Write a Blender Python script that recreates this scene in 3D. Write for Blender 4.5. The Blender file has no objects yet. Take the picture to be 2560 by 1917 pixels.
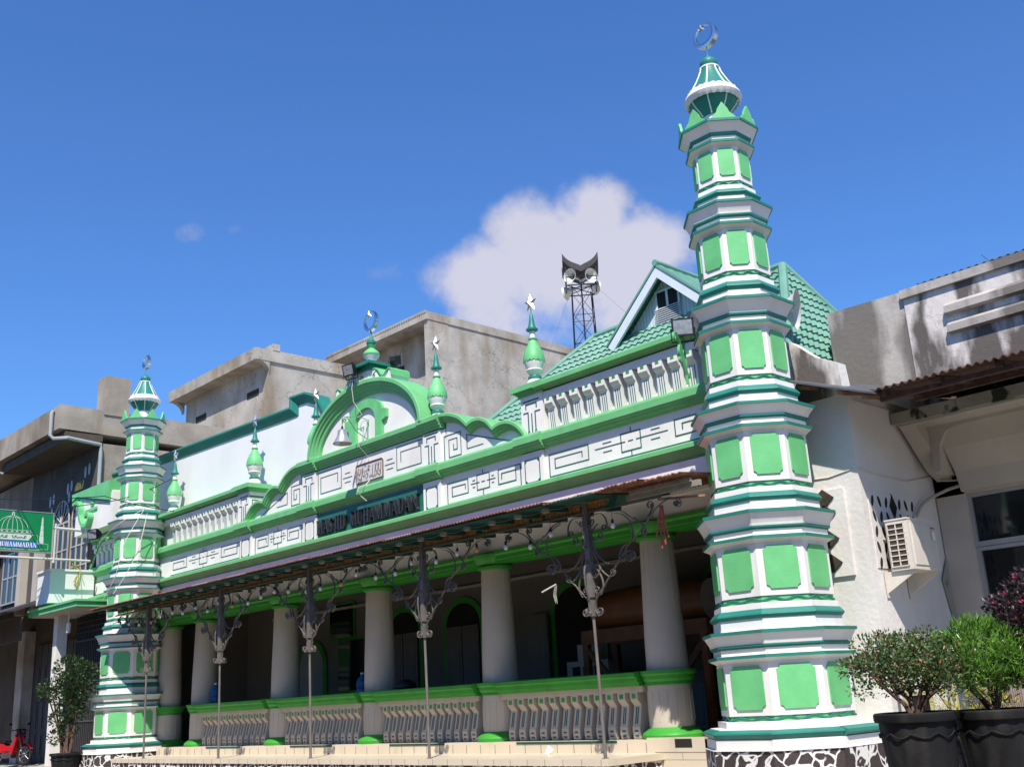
import bpy, bmesh, math, random
from mathutils import Vector, Matrix
random.seed(7)
S = bpy.context.scene
C = S.collection
PI = math.pi
R_ = math.radians

# ---------------------------------------------------------------- camera
CAM = Vector((18.2618, -12.5721, 1.5538))
RT = Vector((0.6791174, 0.7320927, -0.0532900))
UP = Vector((0.2435431, -0.1562425, 0.9572226))
FW = Vector((-0.6924495, 0.6630449, 0.2844031))
cd = bpy.data.cameras.new('camera'); cam = bpy.data.objects.new('camera', cd); C.objects.link(cam)
cd.sensor_width = 36; cd.lens = 36 * 2659.37 / 2560; cd.clip_start = .1; cd.clip_end = 3000
m3 = Matrix((RT, UP, -FW)).transposed()
cam.matrix_world = Matrix.Translation(CAM) @ m3.to_4x4()
S.camera = cam

# ---------------------------------------------------------------- light
SUN_AZ, SUN_EL = R_(42), R_(53)
sdir = Vector((math.sin(SUN_AZ) * math.cos(SUN_EL), -math.cos(SUN_AZ) * math.cos(SUN_EL), math.sin(SUN_EL)))
sl = bpy.data.lights.new('sun', 'SUN'); sl.energy = 5.0; sl.angle = R_(.5); sl.color = (1, .94, .85)
so = bpy.data.objects.new('sun', sl); C.objects.link(so)
so.rotation_euler = (-sdir).to_track_quat('-Z', 'Y').to_euler(); so.location = (10, -20, 30)
W = bpy.data.worlds.new('World'); S.world = W; W.use_nodes = True
wn = W.node_tree.nodes; wl = W.node_tree.links; wn.clear()
sky = wn.new('ShaderNodeTexSky'); sky.sky_type = 'NISHITA'; sky.sun_disc = False
sky.sun_elevation = SUN_EL; sky.sun_rotation = math.atan2(sdir.x, sdir.y)
sky.altitude = 50; sky.air_density = 1.15; sky.dust_density = .35; sky.ozone_density = 2.4
bg = wn.new('ShaderNodeBackground'); bg.inputs[1].default_value = .105
wo = wn.new('ShaderNodeOutputWorld')
S.view_settings.view_transform = 'Standard'; S.view_settings.look = 'None'
S.view_settings.exposure = .45; S.view_settings.gamma = 1
S.cycles.use_denoising = True
S.cycles.max_bounces = 6; S.cycles.diffuse_bounces = 3; S.cycles.glossy_bounces = 3; S.cycles.transparent_max_bounces = 8

# clouds: lobes around fixed directions of the sky
def mathn(op, a, b=None, c=None, clamp=False):
    n = wn.new('ShaderNodeMath'); n.operation = op; n.use_clamp = clamp
    for i, v in enumerate((a, b, c)):
        if v is None: continue
        if isinstance(v, (int, float)): n.inputs[i].default_value = v
        else: wl.new(v, n.inputs[i])
    return n.outputs[0]
def vdot(vec, d):
    n = wn.new('ShaderNodeVectorMath'); n.operation = 'DOT_PRODUCT'; wl.new(vec, n.inputs[0]); n.inputs[1].default_value = d
    return n.outputs['Value']
tc = wn.new('ShaderNodeTexCoord'); D = tc.outputs['Generated']
def skydir(u, v):
    return (FW + (u - 1280) / 2659.37 * RT - (v - 958.5) / 2659.37 * UP).normalized()
def noise(vec, scale, detail, rough=.55, w=0):
    n = wn.new('ShaderNodeTexNoise'); n.noise_dimensions = '4D'; n.inputs['W'].default_value = w
    n.inputs['Scale'].default_value = scale; n.inputs['Detail'].default_value = detail; n.inputs['Roughness'].default_value = rough
    wl.new(vec, n.inputs['Vector']); return n.outputs['Fac']
C0 = skydir(1400, 650); E1 = Vector((0, 0, 1)).cross(-C0).normalized() * 1; E1 = C0.cross(Vector((0, 0, 1))).normalized(); E2 = E1.cross(C0).normalized()
cz = vdot(D, C0); ca = mathn('DIVIDE', vdot(D, E1), cz); cb = mathn('DIVIDE', vdot(D, E2), cz)
nz1 = noise(D, 9, 6, .6, 1.3); nz2 = noise(D, 26, 7, .62, 4.1)
def lobes(lst):
    tot = None
    for (u, v, ru, rv, k) in lst:
        d = skydir(u, v); a0 = d.dot(E1) / d.dot(C0); b0 = d.dot(E2) / d.dot(C0)
        xa = mathn('DIVIDE', mathn('SUBTRACT', ca, a0), ru / 2659); xb = mathn('DIVIDE', mathn('SUBTRACT', cb, b0), rv / 2659)
        r2 = mathn('ADD', mathn('MULTIPLY', xa, xa), mathn('MULTIPLY', xb, xb))
        g = mathn('MULTIPLY', mathn('SUBTRACT', 1, r2), k)
        tot = g if tot is None else mathn('MAXIMUM', tot, g)
    return tot
L1 = lobes([(1215, 690, 150, 120, 1), (1330, 600, 150, 130, 1), (1470, 545, 125, 105, 1), (1590, 640, 150, 130, 1), (1440, 690, 330, 160, 1), (1250, 790, 150, 110, .8), (1590, 800, 180, 110, .8), (1400, 840, 140, 60, .4)])
v1 = mathn('ADD', mathn('MULTIPLY', L1, .6), mathn('MULTIPLY', mathn('SUBTRACT', nz1, .5), 1.7))
v1 = mathn('ADD', v1, mathn('MULTIPLY', mathn('SUBTRACT', nz2, .5), .55))
d1 = mathn('SMOOTHSTEP', v1, .0, .42) if False else None
mr = wn.new('ShaderNodeMapRange'); mr.interpolation_type = 'SMOOTHSTEP'; wl.new(v1, mr.inputs[0]); mr.inputs[1].default_value = -.06; mr.inputs[2].default_value = .5
L2 = lobes([(470, 580, 55, 38, 1), (600, 575, 60, 30, .55), (980, 680, 90, 30, .4)])
v2 = mathn('ADD', mathn('MULTIPLY', L2, .8), mathn('MULTIPLY', mathn('SUBTRACT', nz2, .5), 2.2))
mr2 = wn.new('ShaderNodeMapRange'); mr2.interpolation_type = 'SMOOTHSTEP'; wl.new(v2, mr2.inputs[0]); mr2.inputs[1].default_value = .25; mr2.inputs[2].default_value = 1.1; mr2.inputs[4].default_value = .55
alpha = mathn('MAXIMUM', mathn('MULTIPLY', mr.outputs[0], .9), mr2.outputs[0])
cr = wn.new('ShaderNodeValToRGB'); cr.color_ramp.elements[0].position = .2; cr.color_ramp.elements[1].position = .8
cr.color_ramp.elements[0].color = (3.1, 3.2, 4.2, 1); cr.color_ramp.elements[1].color = (4.9, 4.8, 5.5, 1)
wl.new(mathn('ADD', mathn('MULTIPLY', mathn('SUBTRACT', L1, .1), .5), nz1), cr.inputs[0])
mx = wn.new('ShaderNodeMixRGB'); wl.new(alpha, mx.inputs[0]); wl.new(cr.outputs[0], mx.inputs[2])
hs = wn.new('ShaderNodeVectorMath'); hs.operation = 'MULTIPLY'; wl.new(sky.outputs[0], hs.inputs[0]); hs.inputs[1].default_value = (.48, .80, 1.27)
wl.new(hs.outputs[0], mx.inputs[1]); wl.new(mx.outputs[0], bg.inputs[0]); wl.new(bg.outputs[0], wo.inputs[0])

# ---------------------------------------------------------------- materials
MATS = {}
def paint(name, col, rough=.6, var=.1, scale=2.0, dirt=0., dirtcol=(.12, .1, .08), dscale=1.3, streak=.35, bump=.15, bscale=25, metal=0., thr=.5, spec=.35, cracks=0., soft=.2):
    m = bpy.data.materials.new(name); m.use_nodes = True; n = m.node_tree.nodes; l = m.node_tree.links
    b = n['Principled BSDF']; b.inputs['Roughness'].default_value = rough; b.inputs['Metallic'].default_value = metal
    b.inputs['Specular IOR Level'].default_value = spec
    g = n.new('ShaderNodeNewGeometry')
    def nz(sc, det=5, vec=None, w=0):
        t = n.new('ShaderNodeTexNoise'); t.inputs['Scale'].default_value = sc; t.inputs['Detail'].default_value = det
        l.new(vec or g.outputs['Position'], t.inputs['Vector']); return t.outputs['Fac']
    def ramp(v, a, bb, lo=0, hi=1):
        r = n.new('ShaderNodeMapRange'); l.new(v, r.inputs[0]); r.inputs[1].default_value = a; r.inputs[2].default_value = bb
        r.inputs[3].default_value = lo; r.inputs[4].default_value = hi; return r.outputs[0]
    def mul(c1, f):
        x = n.new('ShaderNodeVectorMath'); x.operation = 'SCALE'
        if isinstance(c1, tuple): x.inputs[0].default_value = c1
        else: l.new(c1, x.inputs[0])
        l.new(f, x.inputs['Scale']); return x.outputs[0]
    colr = mul(col, ramp(nz(scale), .3, .7, 1 - var, 1 + var))
    if dirt > 0:
        mp = n.new('ShaderNodeMapping'); mp.inputs['Scale'].default_value = (1, 1, streak); l.new(g.outputs['Position'], mp.inputs['Vector'])
        f = nz(dscale, 9, mp.outputs[0])
        f = ramp(f, thr, thr + soft, 0, dirt)
        mixn = n.new('ShaderNodeMixRGB'); l.new(f, mixn.inputs[0]); l.new(colr, mixn.inputs[1]); mixn.inputs[2].default_value = (*dirtcol, 1); colr = mixn.outputs[0]
    if cracks > 0:
        v = n.new('ShaderNodeTexVoronoi'); v.feature = 'DISTANCE_TO_EDGE'; v.inputs['Scale'].default_value = .55
        wv = n.new('ShaderNodeVectorMath'); wv.operation = 'ADD'; t = n.new('ShaderNodeTexNoise'); t.inputs['Scale'].default_value = 2.5; t.inputs['Detail'].default_value = 6
        l.new(g.outputs['Position'], t.inputs['Vector']); l.new(t.outputs['Color'], wv.inputs[0]); l.new(g.outputs['Position'], wv.inputs[1]); l.new(wv.outputs[0], v.inputs['Vector'])
        f = ramp(v.outputs['Distance'], 0, .009, cracks, 0)
        mixn = n.new('ShaderNodeMixRGB'); l.new(f, mixn.inputs[0]); l.new(colr, mixn.inputs[1]); mixn.inputs[2].default_value = (.06, .05, .045, 1); colr = mixn.outputs[0]
    l.new(colr, b.inputs['Base Color'])
    if bump > 0:
        bp = n.new('ShaderNodeBump'); bp.inputs['Strength'].default_value = bump; bp.inputs['Distance'].default_value = .02
        l.new(nz(bscale, 4), bp.inputs['Height']); l.new(bp.outputs[0], b.inputs['Normal'])
    MATS[name] = m; return m
WHITE = paint('white_paint', (.74, .71, .665), .65, .06, 1.5, .42, (.45, .40, .34), 2.2, .3, .12, 30, thr=.56)
WALLW = paint('white_wall_paint', (.73, .72, .71), .7, .04, .8, .15, (.5, .48, .45), 1.0, .3, .1, 18, thr=.58)
LG = paint('light_green_paint', (.135, .46, .175), .5, .11, 3, .2, (.10, .34, .15), 4, .5, .1, 30, thr=.58)
CG = paint('cornice_green_paint', (.15, .44, .175), .5, .08, 3, .35, (.10, .26, .10), 3, .6, .12, 30, thr=.55)
TEAL = paint('teal_paint', (.022, .185, .145), .45, .1, 3, .15, (.05, .12, .09), 4, .6, .1, 30)
DKLINE = paint('dark_green_line_paint', (.015, .10, .085), .6, .1, bump=0)
BG = paint('bright_green_paint', (.045, .30, .035), .5, .12, 3, .3, (.03, .16, .03), 3, .6, .1, 30)
CREAM = paint('cream_wall_paint', (.66, .63, .59), .75, .05, 1.2, .3, (.42, .36, .28), 1.3, .35, .35, 14, thr=.56)
COLM = paint('column_paint', (.50, .44, .365), .7, .07, 1.6, .4, (.33, .29, .25), 2.2, .25, .15, 25, thr=.52)
CONC = paint('raw_concrete', (.36, .33, .285), .9, .25, .9, .8, (.20, .145, .085), .8, .3, .5, 9, thr=.47, cracks=.7)
CONC2 = paint('brown_concrete', (.31, .27, .22), .9, .25, 1.1, .7, (.14, .10, .065), .9, .25, .4, 9, thr=.46, cracks=.3)
SOOT = paint('sooty_white_wall', (.62, .57, .54), .85, .15, 1.5, .92, (.07, .058, .05), 2.0, .3, .4, 12, thr=.46, cracks=.3, soft=.10)
SOOT2 = paint('grey_sooty_wall', (.40, .365, .335), .85, .2, 1.2, .8, (.10, .085, .075), 1.6, .25, .4, 12, thr=.44, cracks=.2, soft=.12)
MOSS = paint('mossy_concrete', (.30, .29, .24), .85, .12, 2, .95, (.015, .02, .01), 2.6, .8, .4, 12, thr=.56, soft=.05)
PLAST = paint('tan_plaster', (.42, .38, .32), .8, .08, 1.2, .4, (.25, .22, .15), 1.2, .5, .2, 14, thr=.55)  # tan plaster, one base colour with streaky dirt
TILE = paint('beige_tile', (.62, .53, .40), .35, .05, 2, .3, (.30, .22, .14), 3, .5, .03, 30, thr=.58)
GRNT = paint('grey_cement', (.20, .18, .17), .85, .12, 2, .4, (.1, .08, .07), 2)
RUST = paint('rusty_iron', (.20, .075, .045), .8, .3, 6, .6, (.42, .25, .18), 9, .8, .3, 40, thr=.52)
LACE = paint('rusty_lace_metal', (.30, .13, .045), .7, .4, 8, .5, (.5, .3, .10), 12, 1, .3, 40, thr=.55)
IRON = paint('grey_iron_paint', (.17, .15, .135), .5, .15, 5, .3, (.35, .33, .30), 14, .5, .1, 40, metal=.2, thr=.6)
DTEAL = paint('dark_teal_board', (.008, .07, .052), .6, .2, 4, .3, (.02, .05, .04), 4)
WOODR = paint('brown_varnished_wood', (.16, .055, .018), .4, .2, 5, .2, (.06, .02, .01), 6)
WOODG = paint('weathered_grey_wood', (.26, .24, .20), .8, .2, 8, .5, (.22, .33, .26), 6)
WOODB = paint('raw_brown_wood', (.30, .17, .10), .8, .2, 6, .3, (.15, .08, .05), 6)
CHROME = paint('polished_steel', (.62, .62, .62), .22, .03, 3, bump=0, metal=1.)
STEEL = paint('brushed_steel', (.60, .60, .60), .3, .1, 6, bump=.03, metal=1.)
SILV = paint('silver_paint', (.55, .55, .56), .35, .05, 4, bump=.03, metal=.7)
BLACKM = paint('black_metal', (.012, .012, .014), .5, .2, 4, bump=0)
BLACKP = paint('black_plastic', (.012, .012, .012), .6, .3, 3, .5, (.05, .045, .04), 5, .3, .15, 30, thr=.5, spec=.2)
RUB = paint('black_rubber', (.01, .01, .01), .8, .2, 5)
SOIL = paint('dark_soil', (.05, .035, .025), .95, .3, 12)
HORN = paint('cream_horn_paint', (.62, .59, .52), .45, .06, 3, .2, (.35, .3, .22), 5)
PVC = paint('grey_pvc', (.30, .32, .32), .4, .05, 3)
WOODW = paint('white_board', (.62, .64, .68), .6, .04, 3, .1, (.45, .47, .5), 4, .3)
GLASS = paint('dark_glass', (.01, .012, .013), .06, .1, 1, bump=0, spec=.6)
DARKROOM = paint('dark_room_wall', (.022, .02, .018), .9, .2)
ALU = paint('aluminium_frame', (.38, .38, .37), .4, .05, 3, metal=.3)
ACW = paint('aged_white_plastic', (.62, .57, .50), .5, .05, 2, .2, (.4, .33, .25), 3)
YFR = paint('yellowed_frame', (.42, .38, .20), .6, .1, 4)
RED = paint('red_gloss_paint', (.42, .012, .018), .25, .1, 3, bump=0, spec=.5)
REDC = paint('faded_red_cloth', (.35, .06, .05), .8, .2, 9)
BLUEP = paint('blue_plastic', (.03, .12, .28), .25, .1, 4, bump=0)
BULB = paint('white_bulb', (.8, .78, .72), .3, .02, bump=0)
BULBR = paint('orange_bulb', (.7, .3, .12), .3, .02, bump=0)
ASPH = paint('pavement_concrete', (.34, .31, .27), .9, .1, 1, .4, (.2, .17, .14), 1.5, 1, .3, 20)
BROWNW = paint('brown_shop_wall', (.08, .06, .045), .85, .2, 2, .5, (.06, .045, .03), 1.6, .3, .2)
SHUT = paint('grey_folding_door', (.055, .053, .06), .6, .15, 2, .4, (.05, .045, .05), 2, .3)
SHUT2 = paint('beige_shutter_paint', (.20, .18, .15), .7, .1)
INNER = paint('porch_wall_paint', (.20, .175, .145), .8, .06)
SGREEN = paint('sign_green', (.005, .19, .06), .4, .04, bump=0)
SWHITE = paint('sign_white', (.55, .60, .52), .5, .03, bump=0)
SBLUE = paint('sign_blue', (.03, .13, .50), .5, .04, bump=0)
WIREW = paint('cream_wire_tube', (.60, .56, .48), .5, .1)
BROWNT = paint('brown_tube', (.16, .09, .05), .5, .1)
ZINC = paint('grey_zinc', (.12, .125, .13), .5, .2, 3, metal=.4)
DRUST = paint('dark_rusty_sheet', (.075, .04, .032), .85, .3, 6, .5, (.18, .11, .08), 9, .8, thr=.54)
RIPE = paint('roof_dark_edge', (.05, .045, .045), .8, .2)

def tilemat():
    m = paint('green_roof_tile', (.14, .30, .225), .5, .1, 2, .35, (.13, .22, .18), 3, .4, .05, 25)
    return m
ROOFT = tilemat()

def rubble():
    m = bpy.data.materials.new('rubble_stone'); m.use_nodes = True; n = m.node_tree.nodes; l = m.node_tree.links; b = n['Principled BSDF']
    g = n.new('ShaderNodeNewGeometry'); t = n.new('ShaderNodeTexNoise'); t.inputs['Scale'].default_value = 3; l.new(g.outputs['Position'], t.inputs['Vector'])
    a = n.new('ShaderNodeVectorMath'); a.operation = 'MULTIPLY_ADD'; l.new(t.outputs['Color'], a.inputs[0]); a.inputs[1].default_value = (.35, .35, .35); l.new(g.outputs['Position'], a.inputs[2])
    v = n.new('ShaderNodeTexVoronoi'); v.feature = 'DISTANCE_TO_EDGE'; v.inputs['Scale'].default_value = 5.0; l.new(a.outputs[0], v.inputs['Vector'])
    r = n.new('ShaderNodeMapRange'); l.new(v.outputs['Distance'], r.inputs[0]); r.inputs[1].default_value = .055; r.inputs[2].default_value = .085
    v2 = n.new('ShaderNodeTexNoise'); v2.inputs['Scale'].default_value = 30; v2.inputs['Detail'].default_value = 6; l.new(g.outputs['Position'], v2.inputs['Vector'])
    c = n.new('ShaderNodeValToRGB'); c.color_ramp.elements[0].color = (.012, .008, .009, 1); c.color_ramp.elements[1].color = (.075, .05, .045, 1); l.new(v2.outputs['Fac'], c.inputs[0])
    mx = n.new('ShaderNodeMixRGB'); l.new(r.outputs[0], mx.inputs[0]); mx.inputs[1].default_value = (.68, .66, .62, 1); l.new(c.outputs[0], mx.inputs[2]); l.new(mx.outputs[0], b.inputs['Base Color'])
    bp = n.new('ShaderNodeBump'); bp.inputs['Strength'].default_value = .6; bp.inputs['Distance'].default_value = .03; bp.invert = True; l.new(r.outputs[0], bp.inputs['Height']); l.new(bp.outputs[0], b.inputs['Normal'])
    b.inputs['Roughness'].default_value = .7
    return m
RUBBLE = rubble()

def leafmat(name, c1, c2, rough=.45, trans=.25):
    m = bpy.data.materials.new(name); m.use_nodes = True; n = m.node_tree.nodes; l = m.node_tree.links; b = n['Principled BSDF']
    g = n.new('ShaderNodeNewGeometry'); t = n.new('ShaderNodeTexNoise'); t.inputs['Scale'].default_value = 14; t.inputs['Detail'].default_value = 2; l.new(g.outputs['Position'], t.inputs['Vector'])
    c = n.new('ShaderNodeValToRGB'); c.color_ramp.elements[0].position = .35; c.color_ramp.elements[1].position = .65
    c.color_ramp.elements[0].color = (*c1, 1); c.color_ramp.elements[1].color = (*c2, 1); l.new(t.outputs['Fac'], c.inputs[0]); l.new(c.outputs[0], b.inputs['Base Color'])
    b.inputs['Roughness'].default_value = rough
    tr = n.new('ShaderNodeBsdfTranslucent'); l.new(c.outputs[0], tr.inputs[0]); ms = n.new('ShaderNodeMixShader'); ms.inputs[0].default_value = trans
    l.new(b.outputs[0], ms.inputs[1]); l.new(tr.outputs[0], ms.inputs[2]); l.new(ms.outputs[0], n['Material Output'].inputs[0])
    return m
LEAF_OL = leafmat('small_green_leaves', (.035, .085, .02), (.12, .19, .055))
LEAF_TIP = leafmat('rusty_leaf_tips', (.28, .09, .04), (.40, .17, .09))
LEAF_BR = leafmat('glossy_bright_leaves', (.06, .16, .015), (.16, .33, .04), .3)
LEAF_DK = leafmat('dark_purple_leaves', (.022, .014, .016), (.055, .03, .032))
LEAF_DG = leafmat('dark_green_leaves', (.012, .03, .008), (.04, .085, .02))
LEAF_PK = leafmat('pink_flower', (.35, .02, .06), (.5, .06, .13))
LEAF_YE = leafmat('yellow_green_leaves', (.30, .30, .01), (.55, .50, .03))
LEAF_DR = leafmat('dry_grass', (.18, .14, .04), (.30, .26, .08))
BARK = paint('bark', (.11, .065, .045), .9, .3, 12)

# ---------------------------------------------------------------- mesh helpers
ORG = {}
class MB:
    def __init__(s): s.v = []; s.f = []; s.m = []
    def add(s, vs, fs, m=0):
        o = len(s.v); s.v += [tuple(q) for q in vs]; s.f += [tuple(o + i for i in f) for f in fs]; s.m += [m] * len(fs); return s
    def box(s, x0, x1, y0, y1, z0, z1, m=0):
        vs = [(x, y, z) for z in (z0, z1) for y in (y0, y1) for x in (x0, x1)]
        return s.add(vs, [(0, 2, 3, 1), (4, 5, 7, 6), (0, 1, 5, 4), (2, 6, 7, 3), (0, 4, 6, 2), (1, 3, 7, 5)], m)
    def obox(s, c, ax, h, m=0):
        c = Vector(c); ax = [Vector(a) for a in ax]
        vs = [c + ax[0] * h[0] * i + ax[1] * h[1] * j + ax[2] * h[2] * k for k in (-1, 1) for j in (-1, 1) for i in (-1, 1)]
        return s.add(vs, [(0, 2, 3, 1), (4, 5, 7, 6), (0, 1, 5, 4), (2, 6, 7, 3), (0, 4, 6, 2), (1, 3, 7, 5)], m)
    def prism(s, A, B, m=0):
        n = len(A); return s.add(list(A) + list(B), [tuple(range(n)), tuple(range(2 * n - 1, n - 1, -1))] + [(i, (i + 1) % n, n + (i + 1) % n, n + i) for i in range(n)], m)
    def py(s, P, y0, y1, m=0): return s.prism([(x, y0, z) for x, z in P], [(x, y1, z) for x, z in P], m)
    def px(s, P, x0, x1, m=0): return s.prism([(x0, y, z) for y, z in P], [(x1, y, z) for y, z in P], m)
    def pz(s, P, z0, z1, m=0): return s.prism([(x, y, z0) for x, y in P], [(x, y, z1) for x, y in P], m)
    def lathe(s, prof, n=24, cx=0, cy=0, rot=0, ms=None, cap=True, a0=0, a1=2 * PI):
        full = abs(a1 - a0 - 2 * PI) < 1e-6; k = n if full else n + 1; vs = []
        for r, z in prof:
            for i in range(k):
                a = rot + a0 + (a1 - a0) * i / n; vs.append((cx + r * math.cos(a), cy + r * math.sin(a), z))
        o = len(s.v); s.v += vs
        for j in range(len(prof) - 1):
            for i in range(n):
                a, b = j * k + i, j * k + (i + 1) % k
                s.f.append((o + a, o + b, o + b + k, o + a + k)); s.m.append(ms[j] if ms else 0)
        if cap:
            s.f.append(tuple(o + i for i in range(k))[::-1]); s.m.append(ms[0] if ms else 0)
            s.f.append(tuple(o + (len(prof) - 1) * k + i for i in range(k))); s.m.append(ms[-1] if ms else 0)
        return s
    def tube(s, P, r, n=6, m=0):
        P = [Vector(p) for p in P]; rr = r if isinstance(r, (list, tuple)) else [r] * len(P); up = None; o = len(s.v)
        for i, p in enumerate(P):
            t = (P[min(i + 1, len(P) - 1)] - P[max(i - 1, 0)]).normalized()
            if up is None:
                up = Vector((0, 0, 1)) if abs(t.z) < .9 else Vector((1, 0, 0))
            a = t.cross(up).normalized(); up = a.cross(t).normalized()
            for k in range(n):
                w = 2 * PI * k / n; s.v.append(tuple(p + (a * math.cos(w) + up * math.sin(w)) * rr[i]))
        for i in range(len(P) - 1):
            for k in range(n):
                s.f.append((o + i * n + k, o + i * n + (k + 1) % n, o + (i + 1) * n + (k + 1) % n, o + (i + 1) * n + k)); s.m.append(m)
        s.f.append(tuple(o + k for k in range(n))[::-1]); s.m.append(m); s.f.append(tuple(o + (len(P) - 1) * n + k for k in range(n))); s.m.append(m)
        return s
    def ribbon(s, P, w, hw, ht, m=0):
        P = [Vector(p) for p in P]; w = Vector(w).normalized(); o = len(s.v)
        for i, p in enumerate(P):
            t = (P[min(i + 1, len(P) - 1)] - P[max(i - 1, 0)]).normalized(); nn = t.cross(w).normalized()
            for a, b in ((-1, -1), (1, -1), (1, 1), (-1, 1)): s.v.append(tuple(p + w * hw * a + nn * ht * b))
        for i in range(len(P) - 1):
            for k in range(4):
                s.f.append((o + i * 4 + k, o + i * 4 + (k + 1) % 4, o + (i + 1) * 4 + (k + 1) % 4, o + (i + 1) * 4 + k)); s.m.append(m)
        e = o + (len(P) - 1) * 4; s.f += [(o + 3, o + 2, o + 1, o), (e, e + 1, e + 2, e + 3)]; s.m += [m, m]; return s
    def sweep(s, path, sec, m=0, closed=False):
        n = len(path); k = len(sec); o = len(s.v)
        for i, (x, z) in enumerate(path):
            a = path[max(i - 1, 0)]; b = path[min(i + 1, n - 1)]
            def nr(p, q):
                dx, dz = q[0] - p[0], q[1] - p[1]; L = math.hypot(dx, dz) or 1; return (dz / L, -dx / L)
            n1 = nr(a, (x, z)) if i > 0 else nr((x, z), b); n2 = nr((x, z), b) if i < n - 1 else n1
            nx, nz = n1[0] + n2[0], n1[1] + n2[1]; L = math.hypot(nx, nz) or 1; nx /= L; nz /= L
            sc = 1 / max(.6, nx * n1[0] + nz * n1[1])
            for (y, d) in sec: s.v.append((x + nx * d * sc, y, z + nz * d * sc))
        for i in range(n - 1):
            for j in range(k): s.f.append((o + i * k + j, o + i * k + (j + 1) % k, o + (i + 1) * k + (j + 1) % k, o + (i + 1) * k + j)); s.m.append(m)
        s.f += [tuple(o + j for j in range(k)), tuple(o + (n - 1) * k + j for j in range(k))[::-1]]; s.m += [m, m]
        return s
    def build(s, name, mats, parent=None, smooth=False):
        me = bpy.data.meshes.new(name); off = ORG.get(parent.name, Vector()) if parent else Vector()
        me.from_pydata([tuple(Vector(v) - off) for v in s.v], [], s.f)
        for mt in (mats if isinstance(mats, (list, tuple)) else [mats]): me.materials.append(mt)
        if len(me.polygons) == len(s.m): me.polygons.foreach_set('material_index', s.m)
        bm = bmesh.new(); bm.from_mesh(me); bmesh.ops.recalc_face_normals(bm, faces=bm.faces); bm.to_mesh(me); bm.free()
        if smooth:
            me.polygons.foreach_set('use_smooth', [True] * len(me.polygons))
            me.set_sharp_from_angle(angle=R_(35))
        ob = bpy.data.objects.new(name, me); C.objects.link(ob)
        if parent: ob.parent = parent; ORG[ob.name] = off
        else: ORG[ob.name] = Vector()
        return ob
def tag(o, label=None, cat=None, group=None, kind=None):
    if label: o['label'] = label
    if cat: o['category'] = cat
    if group: o['group'] = group
    if kind: o['kind'] = kind
    return o
def thing(name, loc, label, cat, group=None):
    o = bpy.data.objects.new(name, None); C.objects.link(o); o.location = loc; o.empty_display_size = .2
    ORG[o.name] = Vector(loc); return tag(o, label, cat, group)
def copy_tree(o, parent=None):
    c = o.copy(); C.objects.link(c); c.parent = parent
    for ch in list(o.children): copy_tree(ch, c)
    return c
def arcp(cx, cz, rx, rz, a0, a1, n=16):
    return [(cx + rx * math.cos(a0 + (a1 - a0) * i / n), cz + rz * math.sin(a0 + (a1 - a0) * i / n)) for i in range(n + 1)]
def smoothpath(P, n=6):
    out = []
    for i in range(len(P) - 1):
        p0 = P[max(i - 1, 0)]; p1 = P[i]; p2 = P[i + 1]; p3 = P[min(i + 2, len(P) - 1)]
        for k in range(n):
            t = k / n; out.append(tuple(.5 * ((2 * b) + (-a + c) * t + (2 * a - 5 * b + 4 * c - d) * t * t + (-a + 3 * b - 3 * c + d) * t ** 3) for a, b, c, d in zip(p0, p1, p2, p3)))
    out.append(tuple(P[-1])); return out
def curl(p, ang, R, sgn, turns=1.35, n=16):
    out = []; x, z = p; a = ang; tot = turns * 2 * PI
    for i in range(n):
        f = i / n; r = R * (1 - .72 * f); da = tot / n; ds = r * da
        a += sgn * da / 2; x += math.cos(a) * ds; z += math.sin(a) * ds; a += sgn * da / 2; out.append((x, z))
    return out
def strap(P, c0=None, c1=None):
    Q = smoothpath(P, 5) if len(P) > 2 else list(P)
    if c1:
        a = math.atan2(Q[-1][1] - Q[-2][1], Q[-1][0] - Q[-2][0]); Q = Q + curl(Q[-1], a, *c1)
    if c0:
        a = math.atan2(Q[0][1] - Q[1][1], Q[0][0] - Q[1][0]); Q = curl(Q[0], a, *c0)[::-1] + Q
    return Q

# ================================================================ setting
gm = MB(); N = 40; xs = [-60 + 120 * i / N for i in range(N + 1)]; ys = [-40 + 70 * j / N for j in range(N + 1)]
def gz(x, y):
    z = .5
    if x < 9 and y < 0: z -= .28 * min(1, (9 - x) / 6) * min(1, -y / 1.0)
    if x < -14: z -= .07 * min(1, (-14 - x) / 4)
    return z
for y in ys:
    for x in xs: gm.v.append((x, y, gz(x, y)))
for j in range(N):
    for i in range(N):
        a = j * (N + 1) + i; gm.f.append((a, a + 1, a + N + 2, a + N + 1)); gm.m.append(0)
tag(gm.build('pavement', ASPH), kind='structure')
rd = MB(); rd.pz([(-120, -3.6), (120, -3.6), (120, -60), (-120, -60)], .30, .504); tag(rd.build('road', paint('asphalt', (.15, .13, .105), .9, .15, 1.5)), kind='structure')
op = thing('unseen_shophouse_row', (10, -22, .4), 'unseen row of shophouses added behind the viewer to block low sky light', 'building')  # unseen row, added to block low sky light so the porch stays dark
q = MB(); q.box(-60, 70, -34, -21, .3, 9.5); q.build('wall', paint('unseen_opposite_wall', (.34, .29, .23), .9, .2), op)
q = MB(); q.box(-60, 70, -21, -19.2, 4.2, 4.5); q.build('awning', paint('opposite_awning', (.10, .07, .05), .9, .2), op)
for k in range(24):
    q = MB(); q.box(-58 + k * 5.3, -54.6 + k * 5.3, -21.05, -20.98, .5, 3.6); q.build('door', paint('opposite_door', (.06, .06, .07), .8, .2) if k == 0 else bpy.data.materials['opposite_door'], op)
    q = MB(); q.box(-57.5 + k * 5.3, -55 + k * 5.3, -21.05, -20.98, 5.8, 7.6); q.build('window', GLASS, op)
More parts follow.
